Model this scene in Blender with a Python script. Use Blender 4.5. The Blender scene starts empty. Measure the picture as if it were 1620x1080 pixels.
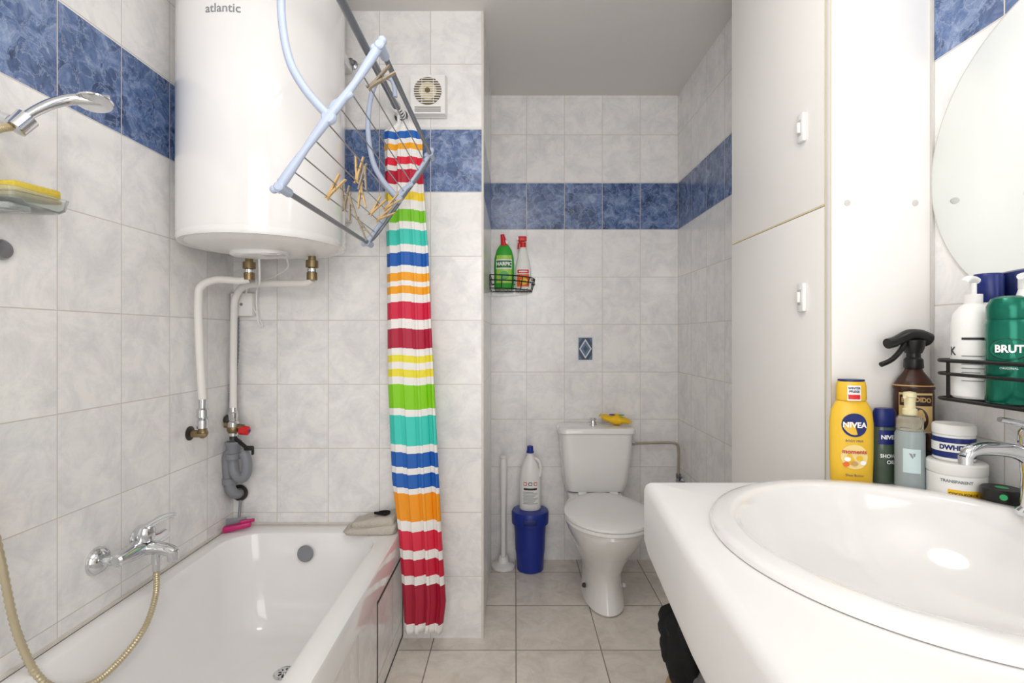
import bpy, bmesh, math, random
from mathutils import Vector, Matrix, noise
random.seed(7)
S = bpy.context.scene
S.view_settings.view_transform = 'Standard'
S.view_settings.look = 'None'
COL = S.collection
pi = math.pi

# ------------------------------------------------------------------ materials
def lin(h):
    if not isinstance(h, str): return tuple(h) + ((1,) if len(h) == 3 else ())
    h = h.lstrip('#'); o = []
    for i in (0, 2, 4):
        c = int(h[i:i+2], 16) / 255
        o.append(c/12.92 if c <= .04045 else ((c+.055)/1.055)**2.4)
    return tuple(o) + (1,)
_m = {}
def mat(name, col, rough=.4, metal=0, trans=0, var=.04, scale=30, bump=0, ior=1.45, coat=0, emit=0, alpha=1):
    if name in _m: return _m[name]
    m = bpy.data.materials.new(name); m.use_nodes = True
    nt = m.node_tree; p = nt.nodes['Principled BSDF']
    c = lin(col)
    tc = nt.nodes.new('ShaderNodeTexCoord')
    n = nt.nodes.new('ShaderNodeTexNoise'); n.inputs['Scale'].default_value = scale; n.inputs['Detail'].default_value = 4
    nt.links.new(tc.outputs['Object'], n.inputs['Vector'])
    mx = nt.nodes.new('ShaderNodeMix'); mx.data_type = 'RGBA'
    mx.inputs[6].default_value = tuple(max(0, x*(1-var)) for x in c[:3]) + (1,)
    mx.inputs[7].default_value = tuple(min(1, x*(1+var)) for x in c[:3]) + (1,)
    nt.links.new(n.outputs['Fac'], mx.inputs[0]); nt.links.new(mx.outputs[2], p.inputs['Base Color'])
    p.inputs['Roughness'].default_value = rough; p.inputs['Metallic'].default_value = metal
    p.inputs['Transmission Weight'].default_value = trans; p.inputs['IOR'].default_value = ior
    p.inputs['Coat Weight'].default_value = coat; p.inputs['Alpha'].default_value = alpha
    if emit:
        p.inputs['Emission Color'].default_value = (1, 1, 1, 1); p.inputs['Emission Strength'].default_value = emit
    if bump:
        b = nt.nodes.new('ShaderNodeBump'); b.inputs['Strength'].default_value = bump; b.inputs['Distance'].default_value = .003
        nt.links.new(n.outputs['Fac'], b.inputs['Height']); nt.links.new(b.outputs['Normal'], p.inputs['Normal'])
    _m[name] = m
    return m

def tile_mat(name, ux, uy, v0=1.74, tw=.2, th=.25, band=True, floor=False, c1='#f3f1ef', c2='#dfdfe0', grout='#cfc9c0', mort=.0015, rough=.2):
    m = bpy.data.materials.new(name); m.use_nodes = True
    nt = m.node_tree; N = nt.nodes; L = nt.links; p = N['Principled BSDF']
    g = N.new('ShaderNodeNewGeometry')
    sp = N.new('ShaderNodeSeparateXYZ'); L.new(g.outputs['Position'], sp.inputs[0])
    def math_(op, a, b=None):
        x = N.new('ShaderNodeMath'); x.operation = op
        for i, v in enumerate((a, b)):
            if v is None: continue
            if isinstance(v, (int, float)): x.inputs[i].default_value = v
            else: L.new(v, x.inputs[i])
        return x.outputs[0]
    X = math_('ADD', sp.outputs[0], -ux + 50*tw); Y = math_('ADD', sp.outputs[1], -uy + 50*tw)
    if floor:
        u = X; v = math_('ADD', sp.outputs[1], -uy + 50*th)
    else:
        sn = N.new('ShaderNodeSeparateXYZ'); L.new(g.outputs['True Normal'], sn.inputs[0])
        f = math_('GREATER_THAN', math_('ABSOLUTE', sn.outputs[0]), .5)
        mm = N.new('ShaderNodeMix'); mm.data_type = 'FLOAT'
        L.new(f, mm.inputs[0]); L.new(X, mm.inputs[2]); L.new(Y, mm.inputs[3]); u = mm.outputs[0]
        v = math_('ADD', sp.outputs[2], -v0 + 50*th)
    cb = N.new('ShaderNodeCombineXYZ'); L.new(u, cb.inputs[0]); L.new(v, cb.inputs[1])
    br = N.new('ShaderNodeTexBrick'); br.offset = 0; br.squash = 1
    br.inputs['Color1'].default_value = (0, 0, 0, 1); br.inputs['Color2'].default_value = (1, 1, 1, 1); br.inputs['Mortar'].default_value = (.5, .5, .5, 1)
    br.inputs['Scale'].default_value = 1; br.inputs['Mortar Size'].default_value = mort; br.inputs['Mortar Smooth'].default_value = .2
    br.inputs['Brick Width'].default_value = tw; br.inputs['Row Height'].default_value = th
    L.new(cb.outputs[0], br.inputs['Vector'])
    ad = N.new('ShaderNodeVectorMath'); ad.operation = 'MULTIPLY_ADD'
    L.new(br.outputs['Color'], ad.inputs[0]); ad.inputs[1].default_value = (3, 3, 3); L.new(g.outputs['Position'], ad.inputs[2])
    nz = N.new('ShaderNodeTexNoise'); nz.inputs['Scale'].default_value = 10; nz.inputs['Detail'].default_value = 9
    nz.inputs['Roughness'].default_value = .74; nz.inputs['Distortion'].default_value = .5; L.new(ad.outputs[0], nz.inputs['Vector'])
    rp = N.new('ShaderNodeValToRGB'); rp.color_ramp.elements[0].position = .36; rp.color_ramp.elements[0].color = lin(c2)
    rp.color_ramp.elements[1].position = .58; rp.color_ramp.elements[1].color = lin(c1); L.new(nz.outputs['Fac'], rp.inputs[0])
    col = rp.outputs[0]
    if band:
        nb = N.new('ShaderNodeTexNoise'); nb.inputs['Scale'].default_value = 20; nb.inputs['Detail'].default_value = 9
        nb.inputs['Roughness'].default_value = .68; nb.inputs['Distortion'].default_value = .8; L.new(ad.outputs[0], nb.inputs['Vector'])
        rb = N.new('ShaderNodeValToRGB'); e = rb.color_ramp.elements
        e[0].position = .34; e[0].color = lin('#3c5179'); e[1].position = .68; e[1].color = lin('#9dafcf')
        k = e.new(.5); k.color = lin('#647dab'); L.new(nb.outputs['Fac'], rb.inputs[0])
        wm = N.new('ShaderNodeVectorMath'); wm.operation = 'MULTIPLY_ADD'
        L.new(nb.outputs['Color'], wm.inputs[0]); wm.inputs[1].default_value = (.10, .10, .10); L.new(ad.outputs[0], wm.inputs[2])
        vo = N.new('ShaderNodeTexVoronoi'); vo.feature = 'DISTANCE_TO_EDGE'; vo.inputs['Scale'].default_value = 22; L.new(wm.outputs[0], vo.inputs['Vector'])
        rv = N.new('ShaderNodeValToRGB'); rv.color_ramp.elements[0].color = (.5, .5, .5, 1); rv.color_ramp.elements[1].position = .05
        rv.color_ramp.elements[1].color = (0, 0, 0, 1); L.new(vo.outputs['Distance'], rv.inputs[0])
        vc = N.new('ShaderNodeTexVoronoi'); vc.inputs['Scale'].default_value = 22; L.new(wm.outputs[0], vc.inputs['Vector'])
        fm = N.new('ShaderNodeMix'); fm.data_type = 'RGBA'; fm.blend_type = 'MULTIPLY'
        sc = N.new('ShaderNodeSeparateColor'); L.new(vc.outputs['Color'], sc.inputs[0])
        L.new(math_('MULTIPLY', sc.outputs[0], .6), fm.inputs[0]); L.new(rb.outputs[0], fm.inputs[6]); fm.inputs[7].default_value = lin('#8591ac')
        mv = N.new('ShaderNodeMix'); mv.data_type = 'RGBA'; L.new(rv.outputs[0], mv.inputs[0]); L.new(fm.outputs[2], mv.inputs[6]); mv.inputs[7].default_value = lin('#adbad3')
        inb = math_('MULTIPLY', math_('GREATER_THAN', sp.outputs[2], 1.742), math_('LESS_THAN', sp.outputs[2], 1.985))
        mb = N.new('ShaderNodeMix'); mb.data_type = 'RGBA'; L.new(inb, mb.inputs[0]); L.new(col, mb.inputs[6]); L.new(mv.outputs[2], mb.inputs[7]); col = mb.outputs[2]
    mg = N.new('ShaderNodeMix'); mg.data_type = 'RGBA'; L.new(br.outputs['Fac'], mg.inputs[0]); L.new(col, mg.inputs[6]); mg.inputs[7].default_value = lin(grout)
    L.new(mg.outputs[2], p.inputs['Base Color'])
    p.inputs['Roughness'].default_value = rough
    inv = math_('SUBTRACT', 1, br.outputs['Fac'])
    bp = N.new('ShaderNodeBump'); bp.inputs['Strength'].default_value = .35; bp.inputs['Distance'].default_value = .001
    L.new(inv, bp.inputs['Height']); L.new(bp.outputs['Normal'], p.inputs['Normal'])
    return m

M = dict(
 white=mat('white_enamel', '#f2f1f0', .12, coat=.4, var=.01),
 ceramic=mat('white_ceramic', '#efeeec', .1, coat=.5, var=.01),
 lacquer=mat('white_laminate', '#efedea', .4, var=.012),
 counter=mat('counter_white', '#f0efed', .28, var=.01),
 paint=mat('ceiling_paint', '#e2dfdb', .8, var=.02, scale=8, bump=.1),
 chrome=mat('chrome', '#d8dadd', .1, 1, var=.02),
 steel=mat('brushed_steel', '#9a9da2', .3, 1, var=.05),
 brass=mat('aged_brass', '#8d7c5c', .38, .9, var=.25),
 darkmetal=mat('dark_metal', '#4a4642', .45, .7, var=.2),
 plas=mat('white_plastic', '#edecea', .35, var=.02),
 pipe=mat('white_insulated_pipe', '#e9e7e3', .45, var=.04),
 greyp=mat('grey_pvc', '#85878d', .4, var=.06),
 screwc=mat('screw_cover', '#c9c7c3', .4, var=.03),
 airer=mat('pale_blue_plastic', '#b4c0d6', .38, var=.03),
 tubeg=mat('grey_tube', '#80858d', .35, .5, var=.05),
 wood=mat('pin_wood', '#d9b57c', .55, var=.2, scale=80),
 pinwhite=mat('pin_grey_wood', '#a1937e', .6, var=.2, scale=80),
 black=mat('black_plastic', '#161616', .35, var=.1),
 blackw=mat('black_wire', '#1b1b1c', .4, .3, var=.1),
 blue=mat('navy_plastic', '#1e3391', .35, var=.06),
 blued=mat('deep_blue', '#13246c', .35, var=.05),
 red=mat('red_plastic', '#d8262b', .35, var=.06),
 yellow=mat('yellow_plastic', '#f3c316', .38, var=.04),
 lotion=mat('yellow_bottle', '#efc238', .3, var=.03),
 edge=mat('yellowed_edge', '#dccfab', .5, var=.1),
 sponge=mat('yellow_sponge', '#dcc34a', .9, var=.2, scale=150, bump=.8),
 pink=mat('magenta_plastic', '#c3256f', .35, var=.06),
 cloth=mat('grey_terry', '#c2bbb0', .95, var=.15, scale=180, bump=.9),
 green=mat('cleaner_green', '#3cae3a', .35, var=.06),
 orange=mat('label_orange', '#ee6a2b', .4, var=.05),
 labelw=mat('label_white', '#f0f0ed', .45, var=.01),
 ink=mat('print_ink', '#2a2c33', .5, var=.05),
 greyink=mat('grey_ink', '#8b9096', .4, var=.05),
 whiteink=mat('white_ink', '#ffffff', .45, var=.0),
 clear=mat('clear_plastic', '#eef4f2', .08, trans=.85, ior=1.3, var=.01),
 mistp=mat('pale_blue_liquid', '#cddadc', .1, trans=.5, ior=1.33, var=.02),
 showerp=mat('smoky_oil', '#5a6b5c', .12, trans=.25, var=.05),
 cream=mat('cream_plastic', '#e9e0b8', .4, var=.03),
 brown=mat('brown_bottle', '#3d2319', .25, var=.1),
 tan=mat('tan_label', '#c9a36a', .5, var=.12),
 brut=mat('brut_green', '#0e6b56', .25, .5, var=.05),
 mirror=mat('mirror_glass', '#e8eceb', .015, 1, var=0),
 fabric=mat('black_fabric', '#141416', .95, var=.3, scale=60, bump=.8),
 greyfab=mat('grey_fleece', '#6d6a69', .95, var=.4, scale=120, bump=.9),
 redfab=mat('red_fabric', '#b3222c', .9, var=.2, scale=100),
 wicker=mat('wicker', '#bd9f78', .7, var=.3, scale=90, bump=.8),
 hose=mat('ribbed_hose', '#c9bd9f', .3, .6, var=.08),
 teal=mat('deco_blue', '#5b7394', .3, var=.25, scale=60),
 deco=mat('deco_pale', '#d4dadf', .3, var=.08, scale=60),
 decod=mat('deco_dark', '#39475c', .3, var=.15, scale=60),
 amber=mat('vent_beige', '#6f6142', .6, var=.3),
 gap=mat('dark_gap', '#4a443e', .8, var=.2),
 slot=mat('slot_shadow', '#85817a', .7, var=.05),
 silic=mat('silicone', '#d8d3cb', .6, var=.12),
 copper=mat('pale_pipe', '#b5ab9b', .35, .8, var=.1),
 glow=mat('added_lamp_glow', '#ffffff', .4, emit=2.5, var=0),  # glowing shade of the added, unseen ceiling lamp
)

# ------------------------------------------------------------------ mesh kit
def rotZ(a): return Matrix.Rotation(a, 3, 'Z')
def aim(d): return Vector(d).to_track_quat('Z', 'Y').to_matrix()
class B:
    def __init__(s): s.v = []; s.f = []; s.m = []; s.mats = []
    def mi(s, m):
        if isinstance(m, str): m = M[m]
        if m not in s.mats: s.mats.append(m)
        return s.mats.index(m)
    def add(s, vs, fs, m):
        o = len(s.v); i = s.mi(m)
        s.v += [Vector(v) for v in vs]
        for f in fs: s.f.append([o+k for k in f]); s.m.append(i)
    def box(s, c, size, m, bev=0, R=None, seg=2):
        bm = bmesh.new(); bmesh.ops.create_cube(bm, size=1)
        for v in bm.verts: v.co = Vector((v.co.x*size[0], v.co.y*size[1], v.co.z*size[2]))
        if bev: bmesh.ops.bevel(bm, geom=bm.edges[:], offset=bev, segments=seg, affect='EDGES', profile=.5)
        bm.verts.index_update()
        vs = [(R @ v.co if R else v.co) + Vector(c) for v in bm.verts]
        s.add(vs, [[v.index for v in f.verts] for f in bm.faces], m); bm.free(); return s
    def bx(s, x0, x1, y0, y1, z0, z1, m, bev=0):
        return s.box(((x0+x1)/2, (y0+y1)/2, (z0+z1)/2), (x1-x0, y1-y0, z1-z0), m, bev)
    def loft(s, rings, m, cap0=True, cap1=True, closed=True, mats=None):
        n = len(rings[0]); vs = [p for r in rings for p in r]; fs = []
        for i in range(len(rings)-1):
            for j in range(n if closed else n-1):
                k = (j+1) % n
                fs.append([i*n+j, i*n+k, (i+1)*n+k, (i+1)*n+j])
        if cap0: fs.append(list(range(n))[::-1])
        if cap1: fs.append([(len(rings)-1)*n+j for j in range(n)])
        s.add(vs, fs, m); return s
    def lathe(s, c, prof, m, seg=32, sx=1, sy=1, R=None, pw=1):
        rings = []
        for r, z in prof:
            r = max(r, 1e-5); ring = []
            for j in range(seg):
                a = 2*pi*j/seg; ca, sa = math.cos(a), math.sin(a)
                if pw != 1: ca = math.copysign(abs(ca)**pw, ca); sa = math.copysign(abs(sa)**pw, sa)
                q = Vector((r*sx*ca, r*sy*sa, z))
                ring.append((R @ q if R else q) + Vector(c))
            rings.append(ring)
        return s.loft(rings, m)
    def cyl(s, a, b, r, m, seg=20, r2=None, bev=0):
        a = Vector(a); b = Vector(b); d = b-a; h = d.length; r2 = r if r2 is None else r2
        e = bev
        pr = [(r-e, 0), (r, e), (r2, h-e), (r2-e, h)] if e else [(r, 0), (r2, h)]
        return s.lathe(a, pr, m, seg, R=aim(d))
    def tube(s, pts, r, m, seg=10, n=8, closed=False, radii=None):
        pts = [Vector(p) for p in pts]
        if n > 1: pts = spline(pts, n, closed)
        K = len(pts)
        def tan(i):
            if closed: return (pts[(i+1) % K]-pts[i-1]).normalized()
            return (pts[min(i+1, K-1)]-pts[max(i-1, 0)]).normalized()
        t = tan(0); u = t.orthogonal().normalized(); rings = []
        for i in range(K):
            t2 = tan(i); u = (u - t2*u.dot(t2)).normalized(); w = t2.cross(u)
            rr = radii(i/(K-1), i) if radii else r
            rings.append([pts[i] + rr*(math.cos(2*pi*j/seg)*u + math.sin(2*pi*j/seg)*w) for j in range(seg)])
        if closed: rings.append(rings[0])
        return s.loft(rings, m, not closed, not closed)
    def sph(s, c, r, m, sz=1, seg=20, sx=1, sy=1, R=None):
        return s.lathe(c, [(r*math.sin(pi*i/12), -r*sz*math.cos(pi*i/12)) for i in range(13)], m, seg, sx, sy, R)
    def text(s, t, size, m, f, align='CENTER', bold=0):
        cu = bpy.data.curves.new('t', 'FONT'); cu.body = t; cu.size = size; cu.align_x = align; cu.align_y = 'CENTER'; cu.resolution_u = 3; cu.offset = bold
        ob = bpy.data.objects.new('t', cu); COL.objects.link(ob); bpy.context.view_layer.update()
        me = bpy.data.meshes.new_from_object(ob.evaluated_get(bpy.context.evaluated_depsgraph_get()))
        s.add([f(v.co.x, v.co.y) for v in me.vertices], [list(q.vertices) for q in me.polygons], m)
        bpy.data.objects.remove(ob); bpy.data.meshes.remove(me); bpy.data.curves.remove(cu); return s
    def patch(s, f, x0, x1, z0, z1, m, n=14):
        vs = []; 
        for i in range(n+1):
            x = x0+(x1-x0)*i/n; vs += [f(x, z0), f(x, z1)]
        s.add(vs, [[2*i, 2*i+2, 2*i+3, 2*i+1] for i in range(n)], m); return s
    def disc(s, f, cx, cz, rx, rz, m, n=28):
        s.add([f(cx+rx*math.cos(2*pi*i/n), cz+rz*math.sin(2*pi*i/n)) for i in range(n)], [list(range(n))], m); return s
def spline(p, n=8, closed=False):
    out = []; K = len(p)
    rng = range(K if closed else K-1)
    for i in rng:
        g = lambda k: p[k % K] if closed else p[min(max(k, 0), K-1)]
        a, b, c, d = g(i-1), g(i), g(i+1), g(i+2)
        for j in range(n):
            t = j/n
            out.append(.5*((2*b)+(c-a)*t+(2*a-5*b+4*c-d)*t*t+(3*b-a-3*c+d)*t**3))
    if not closed: out.append(p[-1])
    return out
def wrap(c, rx, ry, rot=0, e=.0006):
    """surface coordinates of an upright elliptical bottle whose face looks towards -Y turned by rot"""
    c = Vector(c); R = rotZ(rot)
    return lambda x, z: c + R @ Vector(((rx+e)*math.sin(x/rx), -(ry+e)*math.cos(x/rx), z))
def flat(c, nx=(1, 0, 0), nz=(0, 0, 1)):
    c = Vector(c); nx = Vector(nx); nz = Vector(nz)
    return lambda x, z: c + nx*x + nz*z
def thing(name, loc, label, cat, group=None):
    e = bpy.data.objects.new(name, None); e.empty_display_size = .05; e.location = loc; COL.objects.link(e)
    e['label'] = label; e['category'] = cat
    if group: e['group'] = group
    return e
def fin(b, name, parent=None, label=None, cat=None, group=None, kind=None, sharp=38, recalc=True):
    xs = [v.x for v in b.v]; ys = [v.y for v in b.v]; zs = [v.z for v in b.v]
    o = Vector(((min(xs)+max(xs))/2, (min(ys)+max(ys))/2, min(zs)))
    me = bpy.data.meshes.new(name)
    me.from_pydata([v-o for v in b.v], [], b.f)
    for m in b.mats: me.materials.append(m)
    for p, i in zip(me.polygons, b.m): p.material_index = i; p.use_smooth = True
    if recalc:
        bm = bmesh.new(); bm.from_mesh(me); bmesh.ops.recalc_face_normals(bm, faces=bm.faces[:]); bm.to_mesh(me); bm.free()
    me.set_sharp_from_angle(angle=math.radians(sharp))
    ob = bpy.data.objects.new(name, me); COL.objects.link(ob)
    if parent: ob.parent = parent; ob.location = o - parent.location
    else: ob.location = o
    if label: ob['label'] = label
    if cat: ob['category'] = cat
    if group: ob['group'] = group
    if kind: ob['kind'] = kind
    return ob
def rrect(x0, x1, y0, y1, r, z, n=8):
    r = min(r, (x1-x0)/2-1e-4, (y1-y0)/2-1e-4); out = []
    for cx, cy, a0 in ((x1-r, y1-r, 0), (x0+r, y1-r, pi/2), (x0+r, y0+r, pi), (x1-r, y0+r, 1.5*pi)):
        for i in range(n+1):
            a = a0+i/n*pi/2; out.append(Vector((cx+r*math.cos(a), cy+r*math.sin(a), z)))
    return out

# ------------------------------------------------------------------ room
XL, XR, YE, YN, XN, ZC = -1.10, .86, 2.0, 2.70, -.126, 2.447
H = 1.177
b = B(); b.bx(XL-.1, XR+.1, -.9, YN+.1, -.1, 0, tile_mat('floor_tiles', .003, 2.556, tw=.32, th=.317, band=False, floor=True, c1='#ebe3d9', c2='#d6cdc2', grout='#857b70', mort=.0022, rough=.25))
fin(b, 'floor', kind='structure')
b = B(); b.bx(XL-.1, XR+.1, -.9, YN+.1, ZC, ZC+.1, 'paint'); fin(b, 'ceiling', kind='structure')
b = B(); b.bx(XL-.1, XL, -.9, YE, 0, ZC, tile_mat('wall_tiles_bath', 0, 1.63)); fin(b, 'wall_left', kind='structure')
b = B(); b.bx(XL-.1, XN, YE, YN+.1, 0, ZC, tile_mat('wall_tiles_end', -.13, 2.7)); fin(b, 'wall_end', kind='structure')
b = B(); b.bx(XN, XR, YN, YN+.1, 0, ZC, tile_mat('wall_tiles_niche', .86, 2.7)); fin(b, 'wall_back', kind='structure')
b = B(); b.bx(XR, XR+.1, -.9, YN+.1, 0, ZC, tile_mat('wall_tiles_vanity', 0, 2.7)); fin(b, 'wall_right', kind='structure')
b = B(); b.bx(XL-.1, -.55, -1.0, -.9, 0, ZC, 'paint'); b.bx(.6, XR+.1, -1.0, -.9, 0, ZC, 'paint'); b.bx(-.55, .6, -1.0, -.9, 2.1, ZC, 'paint')
fin(b, 'wall_front', kind='structure')
b = B(); b.bx(XN-.004, XN+.003, YE-.003, YE+.004, 0, ZC, 'silic'); fin(b, 'trim_1', kind='structure')

# ------------------------------------------------------------------ bathtub
tub = thing('bathtub', (-.765, 1.15, 0), 'white enamel built-in bathtub with tiled side along the wall', 'bathtub')
b = B(); x0, x1, y0, y1 = XL+.003, -.43, .30, YE-.003
def ring(l, r, n_, f_, rad, z): return rrect(x0+l, x1-r, y0+n_, y1-f_, rad, z)
b.loft([ring(.006, .008, .005, .003, .03, .35), ring(.0, .0, 0, 0, .03, .36), ring(0, 0, 0, 0, .03, .432), ring(.003, .004, .003, .003, .03, .442), ring(.01, .012, .01, .01, .03, .446),
        ring(.045, .062, .07, .075, .12, .446), ring(.052, .070, .08, .083, .12, .442), ring(.058, .078, .09, .089, .12, .425), ring(.07, .095, .13, .10, .12, .33), ring(.085, .115, .2, .118, .13, .22),
        ring(.105, .14, .26, .14, .14, .14), ring(.14, .175, .3, .175, .14, .10), ring(.2, .23, .36, .23, .1, .088)], 'white', cap0=False)
fin(b, 'tub_body', tub)
b = B(); b.lathe((-.775, 1.893, .375), [(.001, 0), (.028, 0), (.030, .003), (.026, .007), (.001, .008)], 'greyp', R=aim((0, -1, .12)), sy=1); fin(b, 'overflow_cover', tub, label='grey round overflow cover')
b = B(); b.lathe((-.745, 1.655, .0885), [(.001, 0), (.032, 0), (.034, .002), (.030, .005), (.026, .003), (.001, .003)], 'chrome')
for k in range(8):
    a = k*pi/4; b.box((-.745+.015*math.cos(a), 1.655+.015*math.sin(a), .0922), (.010, .004, .001), 'gap', R=rotZ(a))
b.lathe((-.745, 1.655, .0915), [(.0, 0), (.006, 0), (.006, .004), (.001, .005)], 'chrome', 12)
fin(b, 'drain', tub, label='chrome strainer drain')
b = B(); b.bx(-.452, -.436, .31, YE-.002, 0, .352, tile_mat('tub_panel_tiles', 0, 1.62, v0=.36, th=.27, band=False, grout='#a59d92')); fin(b, 'side_panel', tub, label='white tiled bath side panel')
b = B()
for r_ in ((1.615, 1.621, .02, .335), (1.978, 1.984, .02, .335)): b.bx(-.4365, -.434, r_[0], r_[1], r_[2], r_[3], 'gap')
b.bx(-.4365, -.434, 1.615, 1.984, .33, .338, 'gap'); b.bx(-.4365, -.434, 1.615, 1.984, .018, .024, 'gap')
fin(b, 'access_panel_joint', tub, label='dark joint around the tiled access hatch')
b = B(); b.bx(XL, XL+.006, .3, YE, .444, .452, 'silic'); b.bx(XL, -.44, YE-.006, YE, .444, .452, 'silic'); fin(b, 'trim_2', kind='structure')

# ------------------------------------------------------------------ water heater
hx, hy, hr = -.825, 1.692, .25
he = thing('water_heater', (hx, hy, 1.46), 'large white cylindrical electric water heater mounted in the corner', 'water heater')
b = B(); b.lathe((hx, hy, 0), [(.236, 1.473), (.246, 1.471), (.25, 1.477), (.25, 1.488), (.249, 1.4915), (.249, 1.4935), (.25, 1.497), (.25, 2.36), (.235, 2.40), (.18, 2.425), (.001, 2.43)], 'white', 96)
b.text('atlantic', .035, 'greyink', wrap((hx, hy, 2.102), hr, hr, 0), bold=.0004)
fin(b, 'tank', he)
b = B(); b.lathe((hx, hy, 0), [(.001, 1.450), (.09, 1.452), (.18, 1.460), (.225, 1.47), (.237, 1.48), (.2, 1.50), (.001, 1.50)], 'plas', 64)
b.lathe((hx-.01, hy-.02, 1.438), [(.001, 0), (.085, 0), (.092, .004), (.092, .018), (.001, .018)], 'plas', 40, sy=.7)
b.box((hx+.05, hy-.05, 1.4368), (.07, .035, .002), 'screwc')
fin(b, 'bottom_cover', he)
for z in (1.62, 2.2):
    b = B(); b.bx(hx-.19, hx+.19, hy+.21, YE, z, z+.04, 'plas', .004); fin(b, 'wall_bracket', he)

# plumbing below heater
def fitting(px, py, zt, zb, name, lab):
    b = B(); h = zt-zb
    b.lathe((px, py, zb), [(.011, 0), (.018, 0), (.018, h*.28), (.012, h*.3), (.012, h*.45), (.021, h*.46), (.021, h*.72), (.013, h*.74), (.013, h)], 'brass', 6*3)
    b.lathe((px, py, zb+h*.3), [(.016, 0), (.016, h*.12)], 'chrome', 18)
    return fin(b, name, label=lab, cat='pipe fitting')
fitting(-.935, 1.80, 1.462, 1.375, 'pipe_fitting', 'brass union under the heater, beside the cable')
fitting(-.714, 1.80, 1.470, 1.375, 'pipe_fitting', 'brass union under the heater, at the far outlet')
b = B(); b.tube([(-.935, 1.80, 1.378), (-.965, 1.79, 1.372), (-1.02, 1.745, 1.37), (-1.052, 1.715, 1.345), (-1.058, 1.71, 1.30), (-1.058, 1.712, 1.2), (-1.058, 1.72, 1.08), (-1.056, 1.73, .955)], .0125, 'pipe', 14)
fin(b, 'water_pipe', label='white insulated pipe bending down along the side wall', cat='pipe')
b = B(); b.tube([(-.714, 1.80, 1.378), (-.74, 1.81, 1.366), (-.80, 1.83, 1.366), (-.95, 1.885, 1.37), (-1.02, 1.915, 1.36), (-1.055, 1.93, 1.32), (-1.06, 1.93, 1.26), (-1.062, 1.93, 1.1), (-1.06, 1.925, .905)], .0125, 'pipe', 14)
fin(b, 'water_pipe', label='white insulated pipe running across then down the corner', cat='pipe')
b = B(); b.tube([(-.86, 1.72, 1.438), (-.90, 1.80, 1.36), (-.95, 1.86, 1.40), (-1.0, 1.94, 1.42), (-1.03, 1.965, 1.36), (-1.035, 1.972, 1.33)], .0035, 'plas', 8)
b.tube([(-.76, 1.70, 1.44), (-.80, 1.80, 1.42), (-.88, 1.88, 1.40), (-.98, 1.95, 1.37), (-.99, 1.97, 1.24), (-.975, 1.975, 1.22), (-1.01, 1.975, 1.29)], .003, 'plas', 8)
fin(b, 'power_cable', label='thin white heater cables looping into the junction box', cat='cable')
b = B(); b.bx(-1.095, -1.01, 1.966, YE, 1.255, 1.345, 'lacquer', .006); b.lathe((-1.052, 1.966, 1.30), [(.0, 0), (.006, 0), (.005, .003), (.001, .003)], 'greyp', 12, R=aim((0, -1, 0)))
fin(b, 'junction_box', label='square off-white electrical junction box in the tiled corner', cat='junction box')
v = thing('shutoff_valve', (-1.058, 1.73, .83), 'small brass and chrome shutoff valve ending a white pipe', 'valve')
b = B(); b.lathe((-1.056, 1.73, .865), [(.010, 0), (.017, .003), (.017, .03), (.012, .034), (.019, .04), (.019, .065), (.013, .07), (.014, .1)], 'chrome', 18)
b.cyl((-1.056, 1.73, .87), (-1.056, 1.73, .84), .013, 'brass'); b.sph((-1.056, 1.73, .85), .017, 'brass'); b.cyl((-1.056, 1.73, .85), (XL, 1.73, .85), .011, 'brass')
b.lathe((XL, 1.73, .85), [(.024, 0), (.024, .003), (.014, .008)], 'darkmetal', 20, R=aim((1, 0, 0)))
fin(b, 'valve_body', v)
b = B(); b.cyl((-1.056, 1.73, .85), (-1.056, 1.695, .85), .006, 'brass', 12); b.box((-1.045, 1.69, .85), (.05, .006, .012), 'brass', .002); fin(b, 'valve_lever', v)
v = thing('safety_valve', (-1.06, 1.925, .75), 'brass safety valve with red knob feeding a grey siphon', 'valve')
b = B(); b.lathe((-1.06, 1.925, .80), [(.01, 0), (.016, .004), (.016, .02), (.012, .024), (.02, .03), (.02, .055), (.014, .06), (.016, .066), (.018, .09), (.013, .094), (.013, .11)], 'chrome', 18)
b.sph((-1.06, 1.925, .83), .022, 'brass'); b.cyl((-1.06, 1.925, .83), (-1.06, 1.925, .79), .013, 'darkmetal'); b.cyl((-1.09, 1.925, .845), (-1.02, 1.925, .835), .011, 'brass')
b.cyl((-1.06, 1.925, .85), (-1.094, 1.96, .86), .014, 'darkmetal'); b.sph((-1.085, 1.94, .862), .02, 'darkmetal')
fin(b, 'valve_body', v)
b = B(); b.lathe((-1.035, 1.925, .825), [(.009, 0), (.017, .004), (.017, .032), (.012, .036), (.001, .037)], 'red', 14, R=aim((1, -.1, -.05)))
b.lathe((-.998, 1.921, .823), [(.006, 0), (.006, .001), (.001, .001)], 'blue', 10, R=aim((1, -.1, -.05)))
fin(b, 'knob', v, label='red knob')
b = B(); b.cyl((-1.06, 1.925, .80), (-1.01, 1.915, .765), .007, 'black', 12); b.box((-.995, 1.913, .76), (.035, .012, .018), 'black', .004); b.box((-.98, 1.912, .75), (.008, .012, .03), 'black', .003); fin(b, 'lever', v, label='black lever')
v = thing('drain_trap', (-1.06, 1.93, .56), 'grey plastic siphon trap under the safety valve', 'drain trap')
b = B()
b.lathe((-1.062, 1.93, .73), [(.012, 0), (.022, .003), (.026, .04), (.029, .045), (.029, .052), (.022, .053), (.018, .02)], 'greyp', 24)
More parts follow.
